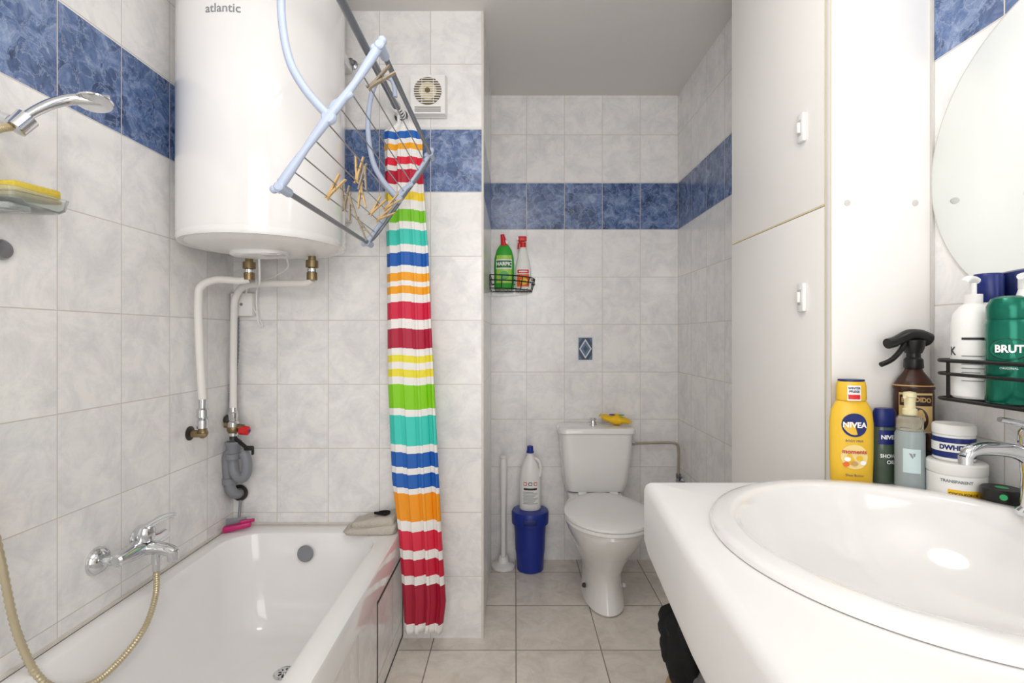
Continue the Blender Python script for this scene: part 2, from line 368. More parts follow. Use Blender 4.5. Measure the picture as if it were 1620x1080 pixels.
b.tube([(-1.062, 1.93, .735), (-1.062, 1.928, .70), (-1.055, 1.925, .665), (-1.03, 1.92, .645), (-1.01, 1.92, .66), (-1.005, 1.92, .70), (-1.012, 1.92, .73), (-1.02, 1.922, .74)], .018, 'greyp', 16)
b.tube([(-1.062, 1.925, .75), (-1.085, 1.93, .72), (-1.085, 1.935, .66), (-1.078, 1.94, .60), (-1.07, 1.96, .575), (-1.07, 1.998, .57)], .019, 'greyp', 16)
for z_, yy, xx in ((.715, 1.928, -1.062), (.62, 1.938, -1.081)): b.lathe((xx, yy, z_), [(.02, 0), (.027, .002), (.027, .022), (.02, .024)], 'greyp', 12)
b.lathe((-1.07, 1.985, .57), [(.03, 0), (.032, .004), (.02, .012)], 'darkmetal', 20, R=aim((0, 1, 0)))
fin(b, 'trap_body', v)
b = B(); b.tube([(-1.07, 1.97, 1.25), (-1.075, 1.975, 1.1), (-1.09, 1.97, .98), (-1.088, 1.965, .9), (-1.088, 1.96, .86)], .008, 'greyp', 10, n=20, radii=lambda t, i: .009 if i % 2 else .007)
fin(b, 'corrugated_conduit', label='grey corrugated conduit from junction box down the corner', cat='conduit')

# ------------------------------------------------------------------ bath mixer + hose
mx = thing('bath_mixer', (-1.05, 1.42, .55), 'chrome wall-mounted bath mixer tap over the bathtub', 'faucet')
zc = .588
b = B()
for yy in (1.345, 1.495):
    b.lathe((XL+.001, yy, zc), [(.036, 0), (.036, .004), (.030, .014), (.016, .022), (.001, .023)], 'chrome', 32, R=aim((1, 0, 0)))
    b.tube([(XL+.01, yy, zc), (-1.065, yy, zc), (-1.045, yy+(.01 if yy < 1.4 else -.01), zc+.004)], .013, 'chrome', 14)
b.lathe((-1.035, 1.325, zc+.006), [(.012, 0), (.017, .004), (.018, .03), (.0225, .05), (.024, .09), (.024, .11), (.0225, .135), (.018, .155), (.017, .185), (.012, .19)], 'chrome', 28, R=aim((0, 1, 0)))
b.tube([(-1.035, 1.42, zc), (-1.00, 1.42, zc+.004), (-.965, 1.42, zc-.002), (-.945, 1.42, zc-.010)], .0165, 'chrome', 16, radii=lambda t, i: .019-.004*t)
b.cyl((-.948, 1.42, zc-.004), (-.948, 1.42, zc-.033), .014, 'chrome', bev=.002)
b.lathe((-.995, 1.42, zc-.04), [(.011, 0), (.012, .004), (.012, .03)], 'chrome', 16)
fin(b, 'mixer_body', mx)
b = B(); b.lathe((-1.03, 1.42, zc+.025), [(.023, 0), (.025, .005), (.025, .026), (.020, .038), (.001, .042)], 'chrome', 24, R=aim((.15, 0, 1)))
b.tube([(-1.025, 1.42, zc+.058), (-.995, 1.425, zc+.078), (-.97, 1.43, zc+.088), (-.95, 1.435, zc+.090)], .007, 'chrome', 12, radii=lambda t, i: .010-.003*t)
fin(b, 'lever', mx)
b = B(); b.cyl((-.995, 1.42, zc-.038), (-.995, 1.42, zc-.06), .010, 'chrome', 12)
b.tube([(-.995, 1.42, zc-.055), (-.994, 1.415, .46), (-1.0, 1.38, .39), (-1.008, 1.30, .350), (-1.012, 1.21, .352), (-1.035, 1.13, .41), (-1.058, 1.09, .54), (-1.066, 1.06, .72), (-1.072, 1.02, .95), (-1.07, .985, 1.2), (-1.05, .975, 1.42), (-1.02, .99, 1.56), (-1.005, 1.02, 1.595)], .0075, 'hose', 10, n=26, radii=lambda t, i: .0085 if i % 2 else .0066)
fin(b, 'shower_hose', mx, label='beige ribbed shower hose')
sh = thing('hand_shower', (-1.06, 1.04, 1.60), 'chrome hand shower resting in a wall holder', 'shower head')
b = B(); b.tube([(-1.007, 1.018, 1.60), (-1.0, 1.035, 1.615), (-.99, 1.06, 1.645), (-.975, 1.085, 1.672), (-.950, 1.108, 1.690), (-.90, 1.14, 1.700)], .012, 'chrome', 16, radii=lambda t, i: .0085+.004*t)
b.lathe((-.930, 1.13, 1.688), [(.001, 0), (.034, .0), (.041, .003), (.042, .006), (.034, .011), (.016, .017), (.001, .018)], 'chrome', 36, R=aim((.08, .10, 1)), sx=1.35, sy=.8)
fin(b, 'shower_head', sh)
b = B(); b.cyl((XL+.001, 1.04, 1.635), (-1.06, 1.04, 1.63), .02, 'chrome', bev=.003); b.cyl((-1.07, 1.04, 1.63), (-1.012, 1.03, 1.61), .012, 'chrome')
b.lathe((-1.004, 1.026, 1.592), [(.014, 0), (.019, .002), (.020, .036), (.015, .038)], 'chrome', 20, R=aim((.3, .45, .8)))
fin(b, 'holder', sh)
b = B(); b.lathe((XL+.001, 1.092, 1.362), [(.022, 0), (.022, .006), (.018, .012), (.001, .013)], 'steel', 24, R=aim((1, 0, 0))); fin(b, 'rosette', label='round grey metal rosette fixed on the tiled wall', cat='wall fixture')
b = B()
R0 = [rrect(-1.097, -1.018, 1.04, 1.155, .02, 1.450), rrect(-1.099, -1.012, 1.03, 1.165, .02, 1.458), rrect(-1.099, -1.008, 1.025, 1.17, .02, 1.482), rrect(-1.097, -1.011, 1.028, 1.167, .02, 1.482), rrect(-1.096, -1.014, 1.034, 1.162, .02, 1.460), rrect(-1.09, -1.018, 1.05, 1.155, .02, 1.455)]
b.loft(R0, 'clear'); b.bx(-1.0985, -1.02, 1.03, 1.08, 1.436, 1.450, 'clear', .003)
fin(b, 'soap_dish', label='clear plastic soap dish on the tiled wall', cat='soap dish')
sg = thing('sponge', (-1.055, 1.10, 1.46), 'yellow cleaning sponge with scouring side in the soap dish', 'sponge')
b = B(); b.box((-1.055, 1.10, 1.490), (.066, .11, .022), 'sponge', .006, R=Matrix.Rotation(.06, 3, 'X')); fin(b, 'foam', sg)
b = B(); b.box((-1.055, 1.10, 1.474), (.066, .11, .008), mat('scourer', '#b3a15a', .95, var=.2, bump=.8, scale=150), .002, R=Matrix.Rotation(.06, 3, 'X')); fin(b, 'scouring_pad', sg)
v = thing('squeegee', (-1.055, 1.93, .447), 'magenta plastic squeegee lying on the bathtub corner', 'squeegee')
b = B(); b.box((-1.045, 1.925, .462), (.095, .03, .020), 'pink', .005, R=rotZ(.35) @ Matrix.Rotation(-.12, 3, 'Y')); b.box((-1.015, 1.94, .478), (.05, .012, .012), 'pink', .003, R=rotZ(.5)); fin(b, 'handle', v)
b = B(); b.box((-1.055, 1.938, .476), (.07, .004, .03), 'greyp', .001, R=rotZ(.35)); b.cyl((-1.05, 1.945, .47), (-1.06, 1.975, .545), .005, 'greyp', 10); fin(b, 'blade', v, label='grey rubber blade')
# floor cloth: two folded layers, sagging towards one side
b = B()
for (cx0, cy0, hw, hd, zb_, th_, rz, sd) in ((-.538, 1.928, .096, .054, .447, .026, .04, 1), (-.528, 1.936, .082, .046, .470, .030, -.07, 5)):
    rings = []
    for s_, h_ in ((.93, 0), (.99, .12), (1.0, .5), (.99, .85), (.93, 1.0), (.6, 1.03), (.2, 1.02)):
        rr = []
        for j in range(72):
            a = 2*pi*j/72; ca, sa = math.cos(a), math.sin(a)
            x = math.copysign(abs(ca)**.28, ca)*hw*s_; y = math.copysign(abs(sa)**.3, sa)*hd*s_
            d = noise.noise(Vector((x*24+sd, y*24, h_*2)))*.008
            q = rotZ(rz) @ Vector((x+d, y+d*.8, 0))
            z = zb_+th_*h_*(1+.35*x/hw)+(d*.9*h_) - .006*max(0, -x/hw)*(1 if sd == 5 else 0)
            rr.append(Vector((cx0, cy0, z))+q)
        rings.append(rr)
    b.loft(rings, 'cloth')
fin(b, 'folded_cloth', label='folded grey terry cloth on the bathtub corner', cat='cloth', sharp=80)
b = B(); b.tube([(-.500+.024*math.cos(a)+.004*math.sin(3*a), 1.925+.013*math.sin(a), .514+.002*math.sin(2*a)) for a in [k*pi/5 for k in range(10)]], .005, 'fabric', 8, closed=True)
fin(b, 'hair_tie', label='small black hair tie on the folded cloth', cat='hair tie')

# ------------------------------------------------------------------ curtain rod + curtain
rodX, rodZ = -.444, 2.034
rod = thing('curtain_rod', (rodX, 1.0, rodZ), 'grey metal shower curtain rod above the bathtub edge', 'curtain rod')
b = B(); b.cyl((rodX, -.88, rodZ), (rodX, YE-.004, rodZ), .0115, 'tubeg', 20); fin(b, 'pole', rod)
b = B(); b.lathe((rodX, YE-.001, rodZ), [(.026, 0), (.026, .006), (.016, .014), (.014, .03)], 'steel', 24, R=aim((0, -1, 0))); fin(b, 'end_flange', rod)
cu = thing('shower_curtain', (-.38, 1.88, .11), 'striped rainbow shower curtain bunched and hanging by the bathtub end', 'shower curtain')
W='#efedea'
stripes = [(190,208,W),(208,220,'#1f63b8'),(220,228,W),(228,238,'#f4ab1e'),(238,250,W),(250,262,'#e2203c'),(262,270,W),(270,291,'#c01e3c'),(291,305,W),(305,318,'#f2d43a'),(318,333,W),(333,352,'#7dcb2c'),(352,364,W),(364,388,'#3fcab9'),(388,400,W),(400,421,'#1c5fb5'),(421,432,W),(432,445,'#f3a51d'),(445,453,W),(453,465,'#f3a51d'),(465,478,W),(478,505,'#d31f45'),(505,520,W),(520,551,'#b21c3c'),(551,562,W),(562,573,'#ecdf3c'),(573,584,W),(584,596,'#ecdf3c'),(596,608,W),(608,646,'#86d018'),(646,657,W),(657,703,'#3ecdbd'),(703,715,W),(715,738,'#1c5fb5'),(738,748,W),(748,770,'#1c5fb5'),(770,779,W),(779,822,'#f39a1b'),(822,838,W),(838,868,'#d92c46'),(868,882,W),(882,908,'#c8213f'),(908,922,W),(922,984,'#aa1a38'),(984,998,W)]
def interp(t, tab):
    for (a, va), (c, vc) in zip(tab, tab[1:]):
        if t <= c: return va+(vc-va)*max(0, (t-a)/(c-a))
    return tab[-1][1]
Lt = [(190, 630), (208, 607), (303, 608), (400, 611), (600, 613), (760, 620), (850, 631), (998, 641)]
Rt = [(190, 648), (208, 668), (303, 671), (400, 678), (500, 682), (600, 687), (760, 695), (850, 699), (950, 705), (998, 699)]
b = B(); NC = 100; rows = []
for (a, c, colr) in stripes:
    n = max(1, round((c-a)/9))
    for k in range(n): rows.append((a+(c-a)*k/n, colr))
rows.append((998, None)); prev = None
for (q, colr) in rows:
    Y = 1.93 - .07*(q-190)/808; s_ = Y/810
    xl = (interp(q, Lt)-815)*s_; xr = (interp(q, Rt)-815)*s_; z = H-(q-532)*s_
    rr = []
    g = min(1, (q-185)/60)
    for j in range(NC+1):
        u = j/NC; ph = q*.0010
        amp = .013*g*(.8+.35*math.sin(q*.005+u*4))
        w1 = 2*pi*(3.6*u+ph*.5)+.5*math.sin(q*.006)
        x = xl+(xr-xl)*u + .012*g*math.sin(2*w1+.6)*(1-abs(2*u-1)**2)
        y = Y + amp*math.sin(w1) - .012*math.sin(pi*u)*g
        zz = z + .003*math.sin(2*pi*1.3*u+q*.01) - (.006*math.sin(u*9) if q > 990 else 0)
        rr.append(Vector((x, y, zz)))
    if prev is not None:
        m_ = mat('curtain_'+pc.strip('#'), pc, .55, var=.03)
        b.loft([prev, rr], m_, False, False, closed=False)
    prev = rr; pc = colr
ob = fin(b, 'curtain_fabric', cu, sharp=180, recalc=False)
bm = bmesh.new(); bm.from_mesh(ob.data); bmesh.ops.remove_doubles(bm, verts=bm.verts[:], dist=1e-5); bm.to_mesh(ob.data); bm.free()
md = ob.modifiers.new('Solidify', 'SOLIDIFY'); md.thickness = .0012
for k in range(4):
    b = B()
    y = 1.88+.022*k; b.tube([(rodX+.019*math.sin(a)+.006*(1-math.cos(a)), y+.004*math.sin(a), rodZ-.004+.0175*math.cos(a)-.004*(1-math.cos(a))) for a in [j*pi/6 for j in range(12)]], .0022, 'plas', 6, closed=True, n=3)
    fin(b, 'curtain_ring', cu, label='white plastic curtain ring')
b = B(); b.tube([(rodX, 1.90, rodZ-.02), (rodX+.006, 1.92, 2.015), (rodX+.004, 1.93, 1.985)], .006, 'plas', 8)
fin(b, 'curtain_tie', cu, label='white tie gathering the curtain top')

# ------------------------------------------------------------------ drying rack
dr = thing('drying_rack', (-.40, 1.42, 1.49), 'pale blue and grey over-bath drying rack hooked on the rod', 'drying rack')
YA, YB = 1.10, 1.75
P = lambda t, off=0: (-.290-.215*t, 1.80-.303*t)
b = B()
for t in (0, 1):
    x, z = P(t); b.cyl((x, YA, z), (x, YB, z), .0065, 'tubeg', 14)
x0_, z0_ = P(0); x1_, z1_ = P(1)
b.tube([(x0_, YB-.06, z0_), (x0_-.004, YB+.01, z0_-.006), (x0_-.035, YB+.03, z0_-.05), (x0_-.10, YB+.03, z0_-.14), (x1_+.04, YB+.03, z1_+.055), (x1_+.006, YB+.01, z1_+.008), (x1_, YB-.06, z1_)], .006, 'tubeg', 10)
fin(b, 'frame', dr)
for YY in (YA, YB):
    b = B()
    k_ = 1 if YY == YA else .7
    b.tube([(x0_+.006, YY, z0_+.012), (x0_-.01, YY, z0_-.012), (x0_-.055, YY, z0_-.08), (x0_-.11, YY, z0_-.152), (x0_-.16, YY, z0_-.22), (x1_+.01, YY, z1_+.018), (x1_-.008, YY, z1_-.01)], .010, 'airer', 12, radii=lambda t, i: k_*(.0075+.003*abs(math.sin(3*pi*t))))
    for (x, z) in ((x0_, z0_), (x1_, z1_)):
        b.cyl((x, YY-.012, z), (x, YY+.045, z), .0105, 'airer', 14, bev=.003)
        b.sph((x+.004, YY, z+.012), .010, 'airer', seg=12); b.sph((x-.013, YY, z-.004), .009, 'airer', seg=12)
    b.lathe((x0_-.11, YY-.010, z0_-.152), [(.0, 0), (.013, .002), (.016, .006), (.016, .015), (.012, .02), (.001, .02)], 'airer', 20, R=aim((0, 1, 0)))
    fin(b, 'end_bar', dr)
    b = B()
    b.tube([(-.400, YY, 1.650), (-.425, YY, 1.676), (-.456, YY, 1.715), (-.483, YY, 1.765), (-.498, YY, 1.83), (-.503, YY, 1.90), (-.497, YY, 1.97), (-.482, YY, 2.03), (-.462, YY, 2.056), (-.44, YY, 2.062), (-.42, YY, 2.05), (-.412, YY, 2.02), (-.41, YY, 1.995)], .009, 'airer', 12, radii=lambda t, i: .0095-.002*t)
    b.tube([(-.400, YY, 1.650), (-.388, YY, 1.676), (-.372, YY, 1.684), (-.35, YY, 1.70)], .007, 'airer', 10)
    fin(b, 'hook_arm', dr)
TW = (.09, .188, .31, .42, .537, .66, .777, .88)
b = B()
for t in TW:
    x, z = P(t); b.cyl((x, YA, z), (x, YB+.02, z), .0017, 'steel', 8)
fin(b, 'wires', dr, label='thin parallel steel drying wires')
def pin(name, mname):
    e = thing(name, (0, 0, 0), '', 'clothespin', 'clothespins on the drying rack')
    parts = []
    for sgn in (1, -1):
        b = B(); prof = [(-.036, .0055, .003), (-.030, .0016, .0035), (-.012, .0022, .005), (.0, .0045, .005), (.036, .0105, .003)]
        rings = [[Vector((sgn*(o_-th/2), -.005, z)), Vector((sgn*(o_+th/2), -.005, z)), Vector((sgn*(o_+th/2), .005, z)), Vector((sgn*(o_-th/2), .005, z))] for z, o_, th in prof]
        b.loft(rings, mname); parts.append(fin(b, 'prong', e))
    b = B(); b.tube([(.006*math.cos(a), -.006+.012*a/(6*pi), .002+.006*math.sin(a)) for a in [k*pi/4 for k in range(25)]], .001, 'steel', 6, n=1); b.cyl((-.008, 0, -.004), (.008, 0, -.004), .001, 'steel', 6)
    parts.append(fin(b, 'spring', e)); return e, parts
base = {'w': pin('clothespin', 'wood'), 'g': pin('clothespin', 'pinwhite')}
used = set()
pins = [('w', .88, 1.309, .75, .25, 0), ('w', .66, 1.395, .15, .1, 0), ('w', .66, 1.43, -.1, -.1, 1), ('g', .537, 1.38, .1, 0, 1), ('g', .88, 1.434, .1, .1, 0), ('g', .777, 1.41, -.15, .1, 1),
        ('w', .777, 1.70, 1.1, .2, 0), ('w', .66, 1.70, .9, .1, 0), ('g', .188, 1.163, .9, .0, 0), ('w', .777, 1.62, .6, -.2, 0), ('g', .88, 1.56, -.5, .2, 1)]
for kd, t, y, ty, tx, up in pins:
    x, z = P(t)
    R = Matrix.Rotation(ty, 4, 'Y') @ Matrix.Rotation(tx, 4, 'X')
    if up: R = R @ Matrix.Rotation(pi, 4, 'X')
    off = (R @ Vector((0, 0, .030)))
    e0, ps = base[kd]
    if kd in used:
        e = e0.copy(); COL.objects.link(e)
        for p in ps:
            q = p.copy(); COL.objects.link(q); q.parent = e
    else: e = e0; used.add(kd)
    e.matrix_world = Matrix.Translation(Vector((x, y, z)) + off) @ R
    e['label'] = ('light wooden' if kd == 'w' else 'grey weathered') + ' clothespin ' + ('hanging from' if up else 'clipped on') + ' a drying rack wire'

b = B(); b.lathe((-.632, YE-.001, 2.236), [(.018, 0), (.018, .004), (.008, .008), (.006, .03), (.010, .034), (.001, .036)], 'steel', 20, R=aim((0, -1, 0))); b.tube([(-.632, 1.97, 2.236), (-.655, 1.968, 2.243), (-.67, 1.966, 2.238)], .003, 'steel', 8)
fin(b, 'wall_hook', label='small round steel hook screwed into the tiled wall', cat='hook')
# ventilation fan
vf = thing('ventilation_fan', (-.335, YE-.02, 2.02), 'square white wall extractor fan with round slatted grille', 'ventilation fan')
vx, vz = -.335, 2.105
b = B()
b.bx(vx-.07, vx+.07, 1.985, YE, vz-.08, vz+.08, 'plas', .004)
b.loft([[Vector((vx+sx*.07, 1.986, vz+sz*.078)) for sx, sz in ((-1, -1), (1, -1), (1, 1), (-1, 1))], [Vector((vx+sx*.066, 1.962, vz+sz*.074)) for sx, sz in ((-1, -1), (1, -1), (1, 1), (-1, 1))]], 'plas')
fin(b, 'housing', vf)
b = B(); R = aim((0, -1, 0)); gz = vz+.012
b.lathe((vx, 1.9615, gz), [(.0, 0), (.053, 0), (.053, .001), (.001, .001)], 'amber', 40, R=R)
b.lathe((vx, 1.9605, gz), [(.0, 0), (.034, 0), (.034, .001), (.001, .001)], mat('fan_blade_beige', '#d9cba3', .5), 30, R=R)
for k in range(-5, 6):
    z = k*.0092; w = math.sqrt(max(0, .0535**2-z*z)); b.bx(vx-w, vx+w, 1.955, 1.9592, gz+z-.0013, gz+z+.0013, 'plas')
for k in (-1, 1): b.box((vx+k*.022, 1.957, gz), (.002, .003, .094), 'plas')
b.lathe((vx, 1.956, gz), [(.0, 0), (.010, 0), (.010, .003), (.001, .003)], 'amber', 20, R=R)
fin(b, 'grille', vf, label='round grille with beige interior')
for k in range(3):
    b = B(); b.bx(vx-.050, vx+.050, 1.9603, 1.9625, vz-.0515-.0075*k, vz-.0485-.0075*k, 'slot'); fin(b, 'slot', vf)

# ------------------------------------------------------------------ toilet
tx = .395
to = thing('toilet', (tx, 2.35, 0), 'white close-coupled ceramic toilet with closed lid', 'toilet')
def egg(yf, yb, hw, z, n=48, back=.75, xo=0):
    yc = yf+(yb-yf)*.48; out = []
    for j in range(n):
        a = 2*pi*j/n; ca, sa = math.cos(a), math.sin(a)
        y = yc + (sa*(yb-yc) if sa > 0 else sa*(yc-yf))
        w = hw*(1-(1-back)*max(0, sa)**1.5)
        e = .86 if sa > 0 else 1
        out.append(Vector((tx+xo+w*math.copysign(abs(ca)**e, ca), y, z)))
    return out
b = B()
b.loft([egg(2.145, 2.50, .082, 0, back=1.1), egg(2.13, 2.52, .092, .012, back=1.1), egg(2.14, 2.52, .088, .04, back=1.15), egg(2.165, 2.52, .080, .10, back=1.25), egg(2.165, 2.53, .086, .15, back=1.25), egg(2.13, 2.54, .104, .20, back=1.1), egg(2.08, 2.56, .132, .26), egg(2.02, 2.58, .158, .315), egg(1.985, 2.60, .172, .36), egg(1.972, 2.62, .177, .385), egg(1.975, 2.62, .175, .398), egg(1.99, 2.6, .16, .40)], 'ceramic')
b.loft([rrect(tx-.10, tx+.10, 2.40, 2.66, .04, .26), rrect(tx-.125, tx+.125, 2.40, 2.68, .04, .34), rrect(tx-.13, tx+.13, 2.40, 2.69, .04, .398)], 'ceramic')
fin(b, 'bowl', to)
for sx in (-1, 1):
    b = B(); b.lathe((tx+sx*.085, 2.28, .07), [(.011, 0), (.009, .010), (.001, .012)], 'gap' if sx < 0 else 'plas', 12, R=aim((sx, -.3, .15))); fin(b, 'bolt_cap', to)
b = B(); b.loft([egg(1.965, 2.42, .178, .401, back=.8), egg(1.958, 2.425, .184, .405, back=.8), egg(1.958, 2.425, .184, .413, back=.8), egg(1.964, 2.42, .178, .418, back=.8)], 'plas'); fin(b, 'seat', to)
b = B(); b.loft([egg(1.962, 2.43, .18, .419, back=.8), egg(1.956, 2.435, .187, .423, back=.8), egg(1.958, 2.435, .186, .432, back=.8), egg(1.975, 2.42, .172, .441, back=.8), egg(2.03, 2.37, .12, .446, back=.85), egg(2.12, 2.28, .05, .447)], 'plas')
for sx in (-1, 1): b.cyl((tx+sx*.075-.02, 2.44, .425), (tx+sx*.075+.02, 2.44, .425), .011, 'plas', bev=.002)
fin(b, 'lid', to)
cx_ = .405
b = B(); b.loft([rrect(cx_-.12, cx_+.12, 2.56, 2.68, .04, .399), rrect(cx_-.148, cx_+.148, 2.54, 2.69, .05, .405), rrect(cx_-.160, cx_+.160, 2.525, 2.695, .05, .45), rrect(cx_-.172, cx_+.172, 2.517, 2.695, .045, .56), rrect(cx_-.180, cx_+.180, 2.512, 2.695, .04, .695)], 'ceramic'); fin(b, 'cistern', to)
b = B(); b.loft([rrect(cx_-.180, cx_+.180, 2.510, 2.696, .04, .695), rrect(cx_-.190, cx_+.190, 2.502, 2.697, .04, .700), rrect(cx_-.190, cx_+.190, 2.502, 2.697, .04, .716), rrect(cx_-.183, cx_+.183, 2.509, 2.694, .04, .725), rrect(cx_-.15, cx_+.15, 2.53, 2.68, .04, .729)], 'ceramic'); fin(b, 'cistern_lid', to)
b = B(); b.lathe((.395, 2.60, .729), [(.02, 0), (.02, .004), (.014, .008), (.012, .022), (.015, .026), (.015, .034), (.001, .037)], 'chrome', 24); fin(b, 'flush_button', to, label='chrome flush knob')
b = B(); R = rotZ(-.25)
rings = []
for u in [i/16 for i in range(17)]:
    x = (u-.5)*.165; th = .024*(max(.0, math.sin(pi*min(max((u-.08)/.84, 0), 1)))**.5*(1+.25*math.sin(u*15))+.07); w = .040+.004*math.cos(u*20)
    rings.append([Vector((.51, 2.595, .757)) + R @ Vector((x, w*math.cos(a), max(-.026, th*math.sin(a)+.02*abs(u-.5)**2*4*(1 if u < .5 else -.6)))) for a in [k*2*pi/16 for k in range(16)]])
b.loft(rings, 'yellow'); 
ff = flat((.515, 2.575, .7835), R @ Vector((1, 0, 0)), R @ Vector((0, .9, .25)))
b.disc(ff, -.028, 0, .016, .009, 'blue'); b.disc(ff, .02, -.002, .014, .008, 'green')
fin(b, 'wipes_packet', label='yellow soft packet of wipes on the cistern lid', cat='packet')
sp_ = thing('supply_pipe', (.72, 2.66, .40), 'thin pale metal supply pipe from cistern to wall valve', 'pipe')
b = B(); b.cyl((cx_+.182, 2.64, .625), (cx_+.21, 2.64, .625), .012, 'chrome'); b.tube([(cx_+.18, 2.64, .625), (.70, 2.645, .627), (.80, 2.645, .628), (.832, 2.643, .622), (.842, 2.64, .60), (.843, 2.64, .55), (.842, 2.64, .47)], .0065, 'copper', 10)
fin(b, 'pipe_run', sp_)
b = B(); b.lathe((.842, 2.64, .42), [(.008, 0), (.012, .004), (.012, .02), (.009, .024), (.013, .03), (.013, .05)], 'steel', 14); b.cyl((.842, 2.64, .435), (XR, 2.64, .435), .010, 'steel'); b.cyl((.842, 2.64, .435), (.842, 2.605, .435), .008, 'steel'); b.box((.842, 2.60, .435), (.045, .008, .014), 'steel', .003); b.lathe((XR-.001, 2.64, .435), [(.022, 0), (.018, .006)], 'chrome', 20, R=aim((-1, 0, 0)))
fin(b, 'stop_valve', sp_)

tb = thing('toilet_brush', (-.060, 2.61, 0), 'white plastic toilet brush standing beside a blue bin', 'toilet brush')
b = B(); b.lathe((-.060, 2.61, 0), [(.055, 0), (.060, .004), (.060, .016), (.05, .022), (.03, .03), (.026, .05), (.022, .06), (.001, .06)], 'plas', 32); fin(b, 'holder', tb)
b = B(); b.lathe((-.060, 2.61, .055), [(.012, 0), (.014, .05), (.015, .32), (.018, .34), (.0175, .48), (.014, .50), (.019, .505), (.019, .515), (.001, .517)], 'plas', 20); fin(b, 'handle', tb)
bx_, by_ = .076, 2.598
bn = thing('trash_bin', (bx_, by_, 0), 'small navy blue plastic bin between brush and toilet', 'bin')
b = B(); b.lathe((bx_, by_, 0), [(.062, 0), (.067, .004), (.075, .15), (.082, .235), (.084, .245), (.079, .25), (.075, .1), (.06, .01)], 'blue', 40); fin(b, 'bucket', bn)
b = B(); b.lathe((bx_, by_, .235), [(.086, 0), (.0925, .002), (.0935, .03), (.094, .055), (.090, .064), (.07, .067), (.001, .067)], 'blue', 40); b.box((bx_, by_-.091, .262), (.07, .008, .03), 'blued', .003); fin(b, 'lid', bn)
bl = thing('bleach_bottle', (bx_, by_, .303), 'white bleach bottle with blue cap standing on the bin', 'bottle')
b = B(); b.lathe((bx_, by_, .303), [(.05, 0), (.054, .005), (.055, .02), (.055, .15), (.052, .18), (.042, .22), (.026, .255), (.017, .27), (.016, .29), (.001, .29)], 'plas', 32, sy=.72)
b.tube([(bx_+.022, by_-.01, .565), (bx_+.045, by_-.012, .545), (bx_+.053, by_-.012, .51), (bx_+.048, by_-.01, .47)], .008, 'plas', 10)
fin(b, 'body', bl)
b = B(); b.lathe((bx_, by_, .588), [(.019, 0), (.019, .008), (.0165, .01), (.015, .034), (.001, .037)], 'blue', 20); fin(b, 'cap', bl, label='blue screw cap')
b = B(); f = wrap((bx_, by_, .303), .055, .0396, 0, .0008); b.patch(f, -.047, .047, .03, .15, 'labelw'); f = wrap((bx_, by_, .303), .055, .0396, 0, .0014); f2 = wrap((bx_, by_, .303), .055, .0396, 0, .002)
for k, x in enumerate((-.026, 0, .026)):
    b.patch(f, x-.009, x+.009, .128, .144, 'red' if k != 1 else 'ink'); b.patch(f2, x-.006, x+.006, .131, .141, 'labelw')
b.patch(f, -.034, .034, .105, .115, 'ink')
for k in range(10): b.patch(f, -.040+.004*(k % 2), .040-.008*((k*3) % 4), .036+k*.0065, .0385+k*.0065, 'greyink')
fin(b, 'paper_label', bl, recalc=False)

# corner shelf in niche
cs = thing('corner_shelf', (-.02, 2.62, 1.41), 'black wire corner shelf holding cleaning products', 'shelf')
def arc(r, z, a0=0, a1=-pi/2, n=14): return [(XN+.004+r*math.cos(a0+(a1-a0)*k/n), YN-.004+r*math.sin(a0+(a1-a0)*k/n), z) for k in range(n+1)]
b = B()
for z, r in ((1.412, .21), (1.450, .225), (1.475, .225)):
    b.tube(arc(r, z), .003 if z > 1.42 else .0026, 'blackw', 8, n=1)
    b.tube([(XN+.004, YN-.004, z), (XN+.004+r, YN-.004, z)], .0026, 'blackw', 8, n=1); b.tube([(XN+.004, YN-.004, z), (XN+.004, YN-.004-r, z)], .0026, 'blackw', 8, n=1)
for k in range(7):
    a = -pi/2*k/6; b.tube([(XN+.004+.21*math.cos(a), YN-.004+.21*math.sin(a), 1.412), (XN+.004+.225*math.cos(a), YN-.004+.225*math.sin(a), 1.475)], .0022, 'blackw', 6, n=1)
for k in range(1, 10):
    d = .021*k; l = math.sqrt(.21**2-d*d); b.tube([(XN+.004+d, YN-.004, 1.412), (XN+.004+d, YN-.004-l, 1.412)], .0018, 'blackw', 6, n=1)
fin(b, 'wire_basket', cs)
hc = thing('toilet_cleaner_bottle', (-.062, 2.625, 1.416), 'green toilet cleaner bottle with red cap on the corner shelf', 'bottle')
b = B(); c = (-.056, 2.605, 1.416)
b.lathe(c, [(.044, 0), (.050, .005), (.051, .12), (.049, .16), (.038, .20), (.022, .225), (.001, .226)], 'green', 28, sy=.6); fin(b, 'body', hc)
b = B(); b.tube([(-.056, 2.605, 1.638), (-.060, 2.602, 1.665), (-.066, 2.598, 1.695)], .014, 'red', 14, radii=lambda t, i: .019-.010*t); b.box((-.044, 2.60, 1.655), (.02, .016, .02), 'labelw', .004); fin(b, 'cap', hc, label='red angled cap')
b = B(); f = wrap(c, .051, .0306, 0, .0012); b.patch(f, -.042, .042, .03, .17, mat('pale_green_label', '#a9dc5c', .4)); f = wrap(c, .051, .0306, 0, .0022); b.patch(f, -.043, .043, .100, .150, 'labelw'); f3 = wrap(c, .051, .0306, 0, .003); b.patch(f3, -.040, .040, .107, .143, mat('dark_green', '#14742f', .4))
f3 = wrap(c, .051, .0306, 0, .0042); b.text('HARPIC', .025, 'whiteink', lambda x, z: f3(x*.92, z+.125), bold=.0008); f3 = wrap(c, .051, .0306, 0, .003); b.disc(f3, 0, .068, .024, .022, 'green'); fin(b, 'label', hc, recalc=False)
